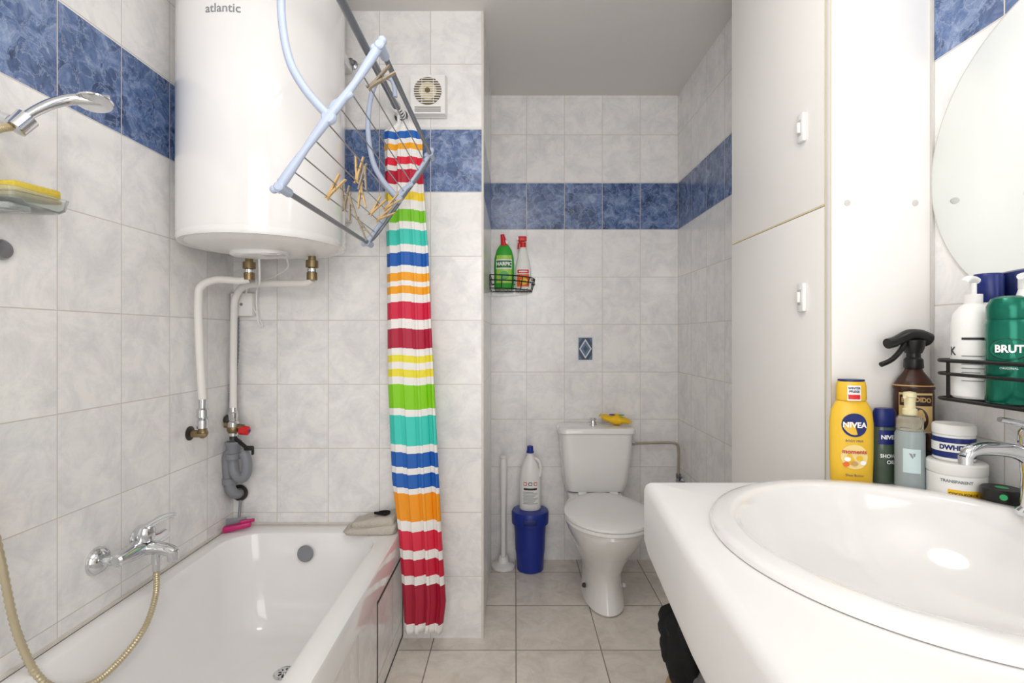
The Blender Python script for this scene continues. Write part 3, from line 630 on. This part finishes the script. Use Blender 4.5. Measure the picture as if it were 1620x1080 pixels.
hs = thing('cleaning_spray_bottle', (.028, 2.608, 1.416), 'white and orange cleaning spray bottle with red trigger', 'bottle')
c = (.040, 2.608, 1.416)
b = B(); b.lathe(c, [(.036, 0), (.041, .005), (.041, .10), (.034, .14), (.021, .19), (.014, .215), (.001, .216)], 'labelw', 28, sy=.62); fin(b, 'body', hs)
b = B(); b.cyl((.04, 2.608, 1.63), (.04, 2.608, 1.655), .015, 'red'); b.box((.036, 2.602, 1.672), (.045, .026, .026), 'red', .006); b.box((.012, 2.598, 1.672), (.014, .016, .016), 'labelw', .003); b.tube([(.03, 2.598, 1.66), (.018, 2.594, 1.645), (.016, 2.594, 1.62)], .005, 'red', 8); fin(b, 'trigger_head', hs, label='red and white trigger head')
b = B(); f = wrap(c, .041, .0254, 0, .001); b.patch(f, -.033, .033, .012, .075, 'orange'); f = wrap(c, .041, .0254, 0, .0018); b.patch(f, -.03, .03, .080, .098, 'red'); f = wrap(c, .041, .0254, 0, .0024); b.patch(f, -.022, .022, .086, .092, 'labelw'); b.disc(f, .004, .04, .018, .018, 'yellow'); fin(b, 'label', hs, recalc=False)

# decorative tile
b = B(); dx, dz = .37, 1.112; b.bx(dx-.041, dx+.041, YN-.003, YN, dz-.063, dz+.063, 'deco')
f = flat((dx, YN-.0035, dz)); g2 = flat((dx, YN-.004, dz))
b.add([f(-.036, -.058), f(.036, -.058), f(.036, .058), f(-.036, .058)], [[0, 1, 2, 3]], 'decod')
for k, (s_, m_) in enumerate(((1.0, 'deco'), (.78, 'teal'), (.36, 'decod'))):
    q = flat((dx, YN-.004-.0005*k, dz)); b.add([q(0, -.052*s_), q(.033*s_, 0), q(0, .052*s_), q(-.033*s_, 0)], [[0, 1, 2, 3]], m_)
for sx in (-1, 1):
    for sz in (-1, 1): b.add([g2(sx*.034, sz*.056), g2(sx*.034, sz*.03), g2(sx*.016, sz*.056)], [[0, 1, 2]], 'teal')
fin(b, 'decorative_tile', label='small blue diamond-patterned accent tile set in the wall', cat='tile')

# ------------------------------------------------------------------ tall cabinet
cb_ = thing('tall_cabinet', (.755, 1.30, 0), 'tall white laminate cabinet reaching the ceiling', 'cabinet')
CX = .651
b = B(); b.bx(CX+.018, XR-.002, 1.076, 1.54, 0, ZC-.002, 'lacquer'); fin(b, 'carcass', cb_)
b = B(); b.bx(CX, XR-.002, 1.055, 1.0735, 0, ZC-.002, 'lacquer', .0008); b.bx(CX-.0006, CX+.017, 1.0745, 1.0758, 0, ZC-.002, 'edge')
fin(b, 'side_panel', cb_)
b = B(); b.bx(CX-.0005, CX+.0010, 1.0546, 1.0558, 0, ZC-.002, 'edge'); fin(b, 'edge_band', cb_, label='yellowed edge band')
for x in (.684, .824):
    b = B(); b.lathe((x, 1.0552, 1.452), [(.0065, 0), (.0065, .0012), (.001, .0022)], 'screwc', 16, R=aim((0, -1, 0))); fin(b, 'screw_cap', cb_)
b = B(); b.bx(XR-.005, XR-.0005, 1.050, 1.0546, .9, ZC-.002, 'screwc'); fin(b, 'trim_3', kind='structure')
for zz0, zz1, hz in ((.08, 1.451, 1.265), (1.4555, ZC-.01, 1.647)):
    d = B(); d.bx(CX, CX+.017, 1.078, 1.539, zz0, zz1, 'lacquer', .001)
    if hz > 1.5: d.bx(CX-.0004, CX+.016, 1.078, 1.539, zz0-.0035, zz0+.0005, 'edge')
    dob = fin(d, 'door', cb_)
    h_ = B(); h_.bx(CX-.009, CX, 1.143, 1.169, hz-.032, hz+.032, 'plas', .003); h_.bx(CX-.0155, CX-.008, 1.152, 1.160, hz-.012, hz+.012, 'plas', .002); h_.bx(CX-.0094, CX-.009, 1.149, 1.163, hz-.018, hz+.018, 'screwc')
    k = fin(h_, 'handle', None, label='small white plastic latch'); k.parent = dob
    k.location = k.location - (dob.location + cb_.location)

# ------------------------------------------------------------------ vanity
CZ = .885; ZB = .726; ec = Vector((.572, .71)); EA, EB = .28, .295
def front_x(y): return interp(y, [(.0, .226), (.44, .226), (.7, .236), (1.04, .262)])
ys = [.12+(.92)*k/40 for k in range(41)]
poly = [Vector((front_x(y), y)) for y in ys] + [Vector((XR-.0005, 1.04)), Vector((XR-.0005, .12))]
def cast(a):
    d = Vector((math.cos(a), math.sin(a))); best = None
    for i in range(len(poly)):
        p, q = poly[i], poly[(i+1) % len(poly)]; e = q-p; den = d.x*e.y-d.y*e.x
        if abs(den) < 1e-9: continue
        w = p-ec; t = (w.x*e.y-w.y*e.x)/den; u = (w.x*d.y-w.y*d.x)/den
        if t > 0 and -1e-6 <= u <= 1+1e-6 and (best is None or t < best): best = t
    return ec+d*best
angs = sorted([2*pi*k/240 for k in range(240)] + [math.atan2((p-ec).y, (p-ec).x) % (2*pi) for p in (poly[0], poly[40], poly[41], poly[42])])
out = [cast(a) for a in angs]
def inset(p, d):
    x, y = p
    return Vector((max(x, front_x(y)+d), min(max(y, .12+d), 1.04-d)))
def rg(d, z): return [Vector((*inset(p, d), z)) for p in out]
def el(s_, z, sa=0, ox=0, oy=0): return [Vector((ec.x+ox+EA*s_*math.cos(a), ec.y+oy+EB*s_*math.sin(a), z)) for a in angs]
va = thing('vanity_counter', (.55, .6, .73), 'thick white countertop with rounded edge fixed to the wall', 'countertop')
b = B()
b.loft([el(.93, ZB), rg(.03, ZB), rg(.012, ZB+.005), rg(.006, ZB+.015), rg(.0, ZB+.04), rg(.0, CZ-.02), rg(.003, CZ-.009), rg(.010, CZ-.002), rg(.02, CZ), el(.93, CZ), el(.93, ZB)], 'counter', False, False)
fin(b, 'worktop', va, sharp=60)
ba = thing('washbasin', (.56, .70, .74), 'oval white ceramic drop-in washbasin set in the countertop', 'sink')
b = B()
b.loft([el(.90, CZ+.0003), el(.99, CZ+.0003), el(1.0, CZ+.002), el(1.0, CZ+.008), el(.988, CZ+.0125), el(.96, CZ+.015), el(.90, CZ+.016), el(.875, CZ+.015), el(.855, CZ+.009), el(.84, CZ-.004), el(.80, CZ-.03), el(.74, CZ-.06), el(.62, CZ-.10), el(.45, CZ-.128), el(.25, CZ-.142), el(.09, CZ-.147),
        el(.09, CZ-.152), el(.27, CZ-.15), el(.48, CZ-.136), el(.65, CZ-.108), el(.78, CZ-.062), el(.85, CZ-.02), el(.90, CZ+.0003)], 'ceramic', False, False)
fin(b, 'basin', ba, sharp=50)
b = B(); b.lathe((ec.x, ec.y, CZ-.153), [(.03, 0), (.031, .006), (.024, .008), (.022, .004), (.001, .004)], 'chrome', 24); fin(b, 'drain', ba, label='chrome basin drain')
fa = thing('basin_faucet', (.802, .79, CZ+.016), 'chrome single-lever faucet on the washbasin rim', 'faucet')
fz = CZ+.0158; fx, fy = .806, .79
b = B(); b.lathe((fx, fy, fz), [(.026, 0), (.026, .006), (.020, .012), (.019, .06), (.021, .085), (.021, .105), (.001, .11)], 'chrome', 28)
b.tube([(fx, fy, fz+.080), (fx-.04, fy-.006, fz+.100), (fx-.09, fy-.012, fz+.106), (fx-.118, fy-.017, fz+.103), (fx-.127, fy-.018, fz+.093)], .013, 'chrome', 16, radii=lambda t, i: .012-.0035*t)
b.cyl((fx-.127, fy-.018, fz+.096), (fx-.127, fy-.018, fz+.084), .009, 'chrome')
fin(b, 'faucet_body', fa)
b = B(); b.lathe((fx, fy, fz+.108), [(.022, 0), (.023, .004), (.022, .02), (.016, .03), (.001, .034)], 'chrome', 24)
b.tube([(fx, fy, fz+.132), (fx-.03, fy-.004, fz+.142), (fx-.068, fy-.01, fz+.150)], .006, 'chrome', 12, radii=lambda t, i: .006-.002*t)
fin(b, 'lever', fa)
mi_ = thing('round_mirror', (XR-.006, .78, 1.22), 'large round frameless wall mirror above the washbasin', 'mirror')
b = B(); b.lathe((XR-.001, .78, 1.49), [(.270, 0), (.271, .001), (.271, .004), (.268, .005), (.001, .005)], 'mirror', 96, R=aim((-1, 0, 0))); fin(b, 'mirror_glass', mi_)
b = B(); b.lathe((XR-.0008, .78, 1.49), [(.268, 0), (.2725, 0), (.2725, .0045), (.2705, .0045)], 'screwc', 96, R=aim((-1, 0, 0))); fin(b, 'edge', mi_)
ws = thing('wire_wall_shelf', (.80, .75, 1.065), 'black wire bathroom shelf on the tiled wall', 'shelf')
b = B(); sx0, sx1, sy0, sy1 = .752, XR-.004, .56, .92
for z, r in ((1.068, .003), (1.112, .003), (1.135, .0035)):
    b.tube([p for p in rrect(sx0, sx1, sy0, sy1, .02, z, 4)], r, 'blackw', 8, n=1, closed=True)
for k in range(13):
    y = sy0+.015+(sy1-sy0-.03)*k/12; b.tube([(sx0, y, 1.068), (sx1, y, 1.068)], .002, 'blackw', 6, n=1)
for x, y in ((sx0, sy0+.03), (sx0, sy1-.03), (sx0, (sy0+sy1)/2), (sx0+.03, sy1), (sx1-.01, sy1), (sx0+.03, sy0), (sx1-.01, sy0)): b.tube([(x, y, 1.068), (x, y, 1.135)], .0025, 'blackw', 6, n=1)
fin(b, 'wire_frame', ws)
fz = -math.radians(44)
SZ = 1.0712
c = (.786, .815, SZ); e = thing('deodorant_can', c, 'metallic green deodorant spray can with lettering on the wire shelf', 'spray can')
b = B(); b.lathe(c, [(.027, 0), (.029, .003), (.029, .125), (.027, .132), (.001, .133)], 'brut', 36)
f = wrap(c, .029, .029, fz, .0006); b.disc(f, 0, .086, .0255, .017, 'blackw'); f = wrap(c, .029, .029, fz, .0012); b.disc(f, 0, .086, .024, .0155, 'brut'); f = wrap(c, .029, .029, fz, .0018)
b.text('BRUT', .0160, 'whiteink', lambda x, z: f(x*.82, z+.086), bold=.0006); b.text('DEODORANT', .0045, 'whiteink', lambda x, z: f(x, z+.064)); b.text('ORIGINAL', .0045, 'whiteink', lambda x, z: f(x, z+.056)); fin(b, 'can_body', e)
b = B(); b.lathe((c[0], c[1], SZ+.132), [(.026, 0), (.0275, .003), (.0275, .022), (.022, .034), (.014, .038), (.001, .038)], 'brut', 32); fin(b, 'cap', e)
c = (.789, .882, SZ); e = thing('pump_bottle', c, 'white lotion pump bottle on the wire shelf', 'bottle')
b = B(); b.lathe(c, [(.026, 0), (.030, .004), (.0305, .12), (.028, .145), (.018, .158), (.012, .162), (.001, .163)], 'labelw', 32); f = wrap(c, .0305, .0305, fz, .0006)
b.text('K', .02, 'ink', lambda x, z: f(x-.030, z+.080), bold=.0003)
b.patch(f, -.014, .018, .1, .104, 'ink', 6)
for k in range(7): b.patch(f, -.014, .018-.004*(k % 3), .030+k*.007, .0315+k*.007, 'greyink', 6)
fin(b, 'body', e)
b = B(); b.cyl((c[0], c[1], SZ+.161), (c[0], c[1], SZ+.178), .013, 'labelw', 20); b.cyl((c[0], c[1], SZ+.178), (c[0], c[1], SZ+.198), .005, 'labelw', 12); b.tube([(c[0]+.01, c[1]+.004, SZ+.202), (c[0], c[1], SZ+.204), (c[0]-.02, c[1]-.012, SZ+.203), (c[0]-.032, c[1]-.018, SZ+.196)], .006, 'labelw', 10); fin(b, 'pump', e)
c = (.834, .903, SZ); e = thing('shampoo_bottle', c, 'white bottle with navy blue cap behind the pump bottle', 'bottle')
b = B(); b.lathe(c, [(.018, 0), (.0215, .004), (.0215, .15), (.019, .165), (.001, .166)], 'labelw', 28); fin(b, 'body', e)
b = B(); b.lathe((c[0], c[1], SZ+.166), [(.0205, 0), (.0215, .003), (.0215, .045), (.019, .05), (.001, .051)], 'blued', 28); fin(b, 'cap', e, label='navy blue cap')
c = (.832, .835, SZ); e = thing('pump_bottle', c, 'slim white pump bottle behind the green can', 'bottle')
b = B(); b.lathe(c, [(.017, 0), (.02, .004), (.02, .15), (.012, .17), (.008, .185), (.001, .186)], 'labelw', 24); fin(b, 'body', e)
b = B(); b.cyl((c[0], c[1], SZ+.184), (c[0], c[1], SZ+.20), .009, 'labelw', 16); b.tube([(c[0]+.006, c[1], SZ+.204), (c[0], c[1], SZ+.206), (c[0]-.02, c[1]-.012, SZ+.202)], .005, 'labelw', 8); fin(b, 'pump', e)

# ------------------------------------------------------------------ toiletries on the counter
c = (.668, 1.018, CZ+.0005); rt = -.25; e = thing('lotion_bottle', c, 'yellow body lotion bottle with blue round logo', 'bottle'); R = rotZ(rt)
b = B(); b.lathe(c, [(.033, 0), (.037, .004), (.0385, .05), (.039, .12), (.036, .145), (.028, .162), (.0245, .165), (.001, .166)], 'lotion', 40, sy=.46, R=R); fin(b, 'body', e)
b = B(); b.lathe((c[0], c[1], c[2]+.1655), [(.026, 0), (.027, .002), (.0265, .028), (.0245, .037), (.001, .038)], 'lotion', 32, sy=.6, R=R); b.lathe((c[0], c[1], c[2]+.2036), [(.024, 0), (.0235, .003), (.001, .004)], 'blued', 32, sy=.6, R=R)
f = wrap((c[0], c[1], c[2]+.1655), .0268, .0162, rt, .0006); b.patch(f, -.012, .012, .0, .030, 'labelw', 6); f = wrap((c[0], c[1], c[2]+.1655), .0268, .0162, rt, .0012)
for k, t_ in enumerate(('WINTER', 'PFLEGE')): b.text(t_, .0055, 'blued', lambda x, z, k=k: f(x, z+.0245-.0065*k), bold=.0002)
b.patch(f, -.010, .010, .003, .012, 'red', 4)
fin(b, 'cap', e)
b = B(); f = wrap(c, .038, .0177, rt, .001); b.disc(f, 0, .118, .023, .023, 'blued'); f = wrap(c, .038, .0177, rt, .0022); b.text('NIVEA', .0145, 'whiteink', lambda x, z: f(x, z+.118), bold=.0005)
f = wrap(c, .0375, .0173, rt, .0016); b.text('BODY MILK', .006, 'blued', lambda x, z: f(x, z+.087))
b.disc(f, 0, .056, .024, .024, mat('label_cream', '#f3dc95', .5)); f = wrap(c, .0375, .0173, rt, .0028)
b.text('moments', .011, mat('label_redtext', '#c0392b', .5), lambda x, z: f(x, z+.066), bold=.0003)
for k, (x, z, m_) in enumerate([(-.012, .051, 'whiteink'), (.008, .054, 'yellow'), (.0, .043, 'tan'), (.014, .045, 'whiteink'), (-.014, .041, 'orange')]): b.disc(wrap(c, .0375, .0173, rt, .0022+.0002*k), x, z, .0055, .0045, m_, 14)
b.text('Shea Butter', .0065, 'blued', lambda x, z: f(x, z+.020))
fin(b, 'printed_label', e, recalc=False)
c = (.739, 1.025, CZ+.0005); e = thing('shower_oil_bottle', c, 'translucent shower oil bottle with navy blue top', 'bottle')
b = B(); b.lathe(c, [(.019, 0), (.0215, .004), (.022, .05), (.0215, .105), (.019, .112), (.001, .113)], 'showerp', 32, sy=.65); fin(b, 'body', e)
b = B(); b.lathe((c[0], c[1], c[2]+.112), [(.0205, 0), (.022, .002), (.0215, .028), (.018, .036), (.001, .037)], 'blued', 32, sy=.65); fin(b, 'cap', e, label='navy blue flip cap')
b = B(); f = wrap(c, .0217, .0141, 0, .001); b.patch(f, -.02, .02, .078, .106, 'blued'); f = wrap(c, .0217, .0141, 0, .0016); b.text('NIVEA', .011, 'whiteink', lambda x, z: f(x, z+.092), bold=.0004); b.text('SHOWER', .010, 'whiteink', lambda x, z: f(x*.9+.002, z+.055), bold=.0003); b.text('OIL', .010, 'whiteink', lambda x, z: f(x+.002, z+.043), bold=.0003); fin(b, 'printed_label', e, recalc=False)
c = (.756, .981, CZ+.0005); e = thing('mist_bottle', c, 'clear pale blue mist bottle with cream nozzle', 'bottle'); rt = -.55
b = B(); b.lathe(c, [(.021, 0), (.024, .003), (.024, .105), (.021, .112), (.001, .113)], 'mistp', 36); fin(b, 'body', e)
b = B(); b.lathe((c[0], c[1], c[2]+.113), [(.0215, 0), (.0215, .022), (.018, .026), (.001, .027)], 'clear', 32); fin(b, 'collar', e)
b = B(); b.lathe((c[0], c[1], c[2]+.1405), [(.010, 0), (.012, .002), (.012, .012), (.009, .014), (.009, .034), (.011, .036), (.010, .044), (.001, .046)], 'cream', 24); b.cyl((c[0]-.009, c[1]-.004, c[2]+.176), (c[0]-.016, c[1]-.008, c[2]+.176), .003, 'cream', 8); fin(b, 'nozzle', e, label='cream spray nozzle')
b = B(); f = wrap(c, .024, .024, rt, .0006); b.patch(f, -.013, .015, .035, .080, mat('aqua_label', '#cbdfe1', .4)); f = wrap(c, .024, .024, rt, .0012); b.add([f(-.004, .072), f(.0, .072), f(.003, .065), f(.0015, .062)], [[0, 1, 2, 3]], 'greyink'); b.add([f(.002, .072), f(.006, .072), f(.005, .066), f(.0035, .066)], [[0, 1, 2, 3]], 'greyink'); fin(b, 'printed_label', e, recalc=False)
c = (.799, 1.027, CZ+.0005); e = thing('trigger_spray_bottle', c, 'dark brown trigger spray bottle with tan vintage label', 'bottle'); rt = -.45; R = rotZ(rt)
b = B(); b.lathe(c, [(.031, 0), (.034, .004), (.034, .175), (.033, .185), (.035, .188), (.035, .192), (.028, .205), (.016, .222), (.013, .232), (.001, .233)], 'brown', 36, sy=.66, R=R); 
for z in (.192, .199): b.lathe((c[0], c[1], c[2]+z), [(.034-(z-.192)*.7, 0), (.0352-(z-.192)*.7, .0015), (.034-(z-.192)*.7, .003)], 'tan', 36, sy=.66, R=R)
fin(b, 'body', e)
b = B(); b.lathe((c[0], c[1], c[2]+.228), [(.016, 0), (.017, .002), (.016, .018), (.012, .022), (.012, .034), (.001, .035)], 'black', 24)
b.tube([(c[0]+.032, c[1]+.006, c[2]+.285), (c[0]+.015, c[1]+.003, c[2]+.292), (c[0]-.01, c[1]-.002, c[2]+.294), (c[0]-.035, c[1]-.007, c[2]+.285), (c[0]-.052, c[1]-.012, c[2]+.280)], .012, 'black', 14, radii=lambda t, i: .015-.006*t)
b.lathe((c[0], c[1], c[2]+.258), [(.014, 0), (.018, .01), (.02, .026), (.001, .03)], 'black', 20)
b.cyl((c[0]-.045, c[1]-.010, c[2]+.281), (c[0]-.062, c[1]-.014, c[2]+.277), .0105, 'black', 14)
b.tube([(c[0]-.022, c[1]-.006, c[2]+.278), (c[0]-.034, c[1]-.009, c[2]+.262), (c[0]-.055, c[1]-.014, c[2]+.245), (c[0]-.078, c[1]-.018, c[2]+.236)], .005, 'black', 10)
fin(b, 'trigger_head', e, label='black trigger sprayer')
b = B(); f = wrap(c, .034, .0224, rt, .0008); b.patch(f, -.030, .030, .088, .180, mat('label_parchment', '#d8b87c', .5, var=.15)); f = wrap(c, .034, .0224, rt, .0014); b.patch(f, -.028, .028, .155, .176, mat('dark_label', '#2a1710', .4)); b.text('BANDIDO', .0125, 'tan', lambda x, z: wrap(c, .034, .0224, rt, .002)(x*.85, z+.1655+.0015*math.cos(x*60)), bold=.0005)
b.disc(f, 0, .128, .020, .024, 'brown'); f = wrap(c, .034, .0224, rt, .002); b.disc(f, -.002, .132, .012, .015, 'tan'); f = wrap(c, .034, .0224, rt, .0026); b.disc(f, .004, .124, .008, .008, 'redfab'); b.patch(f, -.024, .024, .094, .105, 'labelw'); b.patch(wrap(c, .034, .0224, rt, .0032), -.018, .018, .098, .101, 'ink'); fin(b, 'printed_label', e, recalc=False)
c = (.803, .990, CZ+.0005); e = thing('cosmetic_tube', c, 'slim black cosmetic tube between bottles', 'tube')
b = B(); b.lathe(c, [(.008, 0), (.009, .002), (.009, .07), (.001, .071)], 'black', 18); fin(b, 'body', e)
b = B(); b.lathe((c[0], c[1], c[2]+.071), [(.0085, 0), (.0085, .03), (.007, .033), (.001, .033)], 'brown', 18); fin(b, 'cap', e)
rt = -.7
c = (.808, .938, CZ+.0005); e = thing('cream_jar', c, 'wide white cosmetic jar with yellow print', 'jar')
b = B(); b.lathe(c, [(.040, 0), (.0435, .004), (.0435, .042), (.041, .044), (.001, .044)], 'labelw', 40); f = wrap(c, .0435, .0435, rt, .0006); b.patch(f, -.012, .034, .006, .020, 'yellow'); b.text('TRANSPARENT', .0068, 'greyink', lambda x, z: f(x, z+.034), bold=.0003); f = wrap(c, .0435, .0435, rt, .0012); b.text('COCO-KOKOS', .0060, 'ink', lambda x, z: f(x+.010, z+.013), bold=.0002); fin(b, 'body', e)
b = B(); b.lathe((c[0], c[1], c[2]+.044), [(.043, 0), (.0445, .002), (.0445, .018), (.042, .021), (.001, .0215)], 'labelw', 40); fin(b, 'lid', e)
c2 = (.806, .941, c[2]+.0657); e = thing('cream_jar', c2, 'white jar with blue band stacked on a wider jar', 'jar')
b = B(); b.lathe(c2, [(.028, 0), (.031, .003), (.031, .046), (.029, .048), (.001, .048)], 'labelw', 36); f = wrap(c2, .031, .031, rt, .0006); b.patch(f, -.045, .045, .007, .043, 'blued', 24); f = wrap(c2, .031, .031, rt, .0012); b.patch(f, -.045, .045, .018, .034, 'labelw', 24); f = wrap(c2, .031, .031, rt, .0018); b.text('DWHITE', .0115, 'blued', lambda x, z: f(x*.92, z+.0258), bold=.0006); fin(b, 'body', e)
b = B(); b.lathe((c2[0], c2[1], c2[2]+.048), [(.031, 0), (.032, .001), (.032, .015), (.030, .018), (.001, .018)], 'labelw', 36); fin(b, 'lid', e)
c = (.823, .866, CZ+.0005); e = thing('hair_wax_tin', c, 'small black round tin with green dot on lid', 'tin')
b = B(); b.lathe(c, [(.025, 0), (.027, .002), (.027, .018), (.001, .018)], 'black', 32); fin(b, 'body', e)
b = B(); b.lathe((c[0], c[1], c[2]+.018), [(.0272, 0), (.028, .001), (.028, .016), (.026, .018), (.001, .018)], 'black', 32); ff = flat((c[0], c[1], c[2]+.0364), (math.cos(-.7), math.sin(-.7), 0), (math.sin(.7), math.cos(.7), 0)); b.disc(ff, 0, 0, .009, .009, mat('green_dot', '#38b26a', .4)); f = wrap(c, .028, .028, -.75, .0008); b.disc(f, .002, .026, .005, .005, mat('green_dot', '#38b26a')); fin(b, 'lid', e)

# ------------------------------------------------------------------ laundry below counter
lb = (.47, 1.0, 0)
b = B(); b.lathe(lb, [(.14, 0), (.145, .005), (.165, .43), (.172, .44), (.172, .452), (.160, .455), (.02, .450), (.001, .45)], 'wicker', 48)
for k in range(21): b.lathe((lb[0], lb[1], .02+k*.02), [(.144+k*.00085, 0), (.1475+k*.00085, .009), (.144+k*.00085, .018)], 'wicker', 48)
fin(b, 'laundry_basket', label='round woven lidded laundry basket under the countertop', cat='basket')
def lump(name, c, r, m, label, seed, fr=9, am=.3):
    b = B(); rings = []
    for i in range(25):
        th = pi*i/24; rr = []
        for j in range(40):
            ph = 2*pi*j/40; d = Vector((math.sin(th)*math.cos(ph), math.sin(th)*math.sin(ph), -math.cos(th)))
            k = 1+am*noise.noise(d*1.6+Vector((seed, 0, 0)))+am*.45*math.sin(fr*ph+5*noise.noise(d*2+Vector((0, seed, 0))))*math.sin(th)
            q = Vector(c)+Vector((d.x*r[0], d.y*r[1], d.z*r[2]))*k; q.z = min(max(q.z, .457), .715)
            rr.append(q)
        rings.append(rr)
    b.loft(rings, m); return fin(b, name, label=label, cat='clothing', sharp=180)
lump('jacket', (.368, 1.055, .550), (.072, .055, .095), 'fabric', 'crumpled black jacket heaped on the laundry basket', 3, am=.22)
lump('fleece_garment', (.39, .93, .525), (.060, .042, .068), 'greyfab', 'crumpled speckled grey fleece garment on the laundry basket', 8, am=.2)
lump('scarf', (.52, 1.00, .53), (.045, .06, .06), 'redfab', 'folded dark red scarf on the laundry basket', 12, am=.2)

# ------------------------------------------------------------------ lights
lp = thing('added_ceiling_lamp', (-.05, .55, ZC-.08), 'round white flush ceiling lamp, added out of view for light', 'lamp')  # invented fixture out of view, added to light the room
b = B(); b.lathe((-.05, .55, ZC-.03), [(.17, 0), (.17, .028), (.001, .029)], 'plas', 40); fin(b, 'base', lp)
b = B(); b.lathe((-.05, .55, ZC-.085), [(.001, 0), (.08, .008), (.14, .03), (.16, .054), (.001, .0545)], 'glow', 40); fin(b, 'shade', lp)
def area(n, loc, rot, e, sx, sy=None, col=(1, 1, 1)):
    l = bpy.data.lights.new(n, 'AREA'); l.energy = e; l.color = col; l.size = sx
    if sy: l.shape = 'RECTANGLE'; l.size_y = sy
    else: l.shape = 'DISK'
    o = bpy.data.objects.new(n, l); o.location = loc; o.rotation_euler = rot; COL.objects.link(o); return o
area('added_lamp_light', (-.05, .55, ZC-.10), (0, 0, 0), 5.0, .5, col=(1, .97, .93))  # added light under the invented ceiling fixture
area('added_doorway_fill', (.02, -.86, 1.25), (math.radians(90), 0, 0), 16.5, 1.1, 1.7, (1, .985, .965))  # added fill light set in the door opening, not a known source
area('added_upward_fill', (.0, -.25, 1.75), (math.radians(180-30), 0, 0), 12.5, .35, col=(1, .98, .96))  # added fill aimed upward to brighten ceiling and niche
w = bpy.data.worlds.new('World'); S.world = w; w.use_nodes = True
w.node_tree.nodes['Background'].inputs[0].default_value = (1, .98, .96, 1); w.node_tree.nodes['Background'].inputs[1].default_value = 1.0

# ------------------------------------------------------------------ camera
cd = bpy.data.cameras.new('Camera'); cam = bpy.data.objects.new('Camera', cd); COL.objects.link(cam)
cam.location = (0, 0, H); cam.rotation_euler = (pi/2, 0, 0)
cd.sensor_width = 36; cd.lens = 18; cd.shift_x = -5/1620; cd.shift_y = -8/1620; cd.clip_start = .02
S.camera = cam
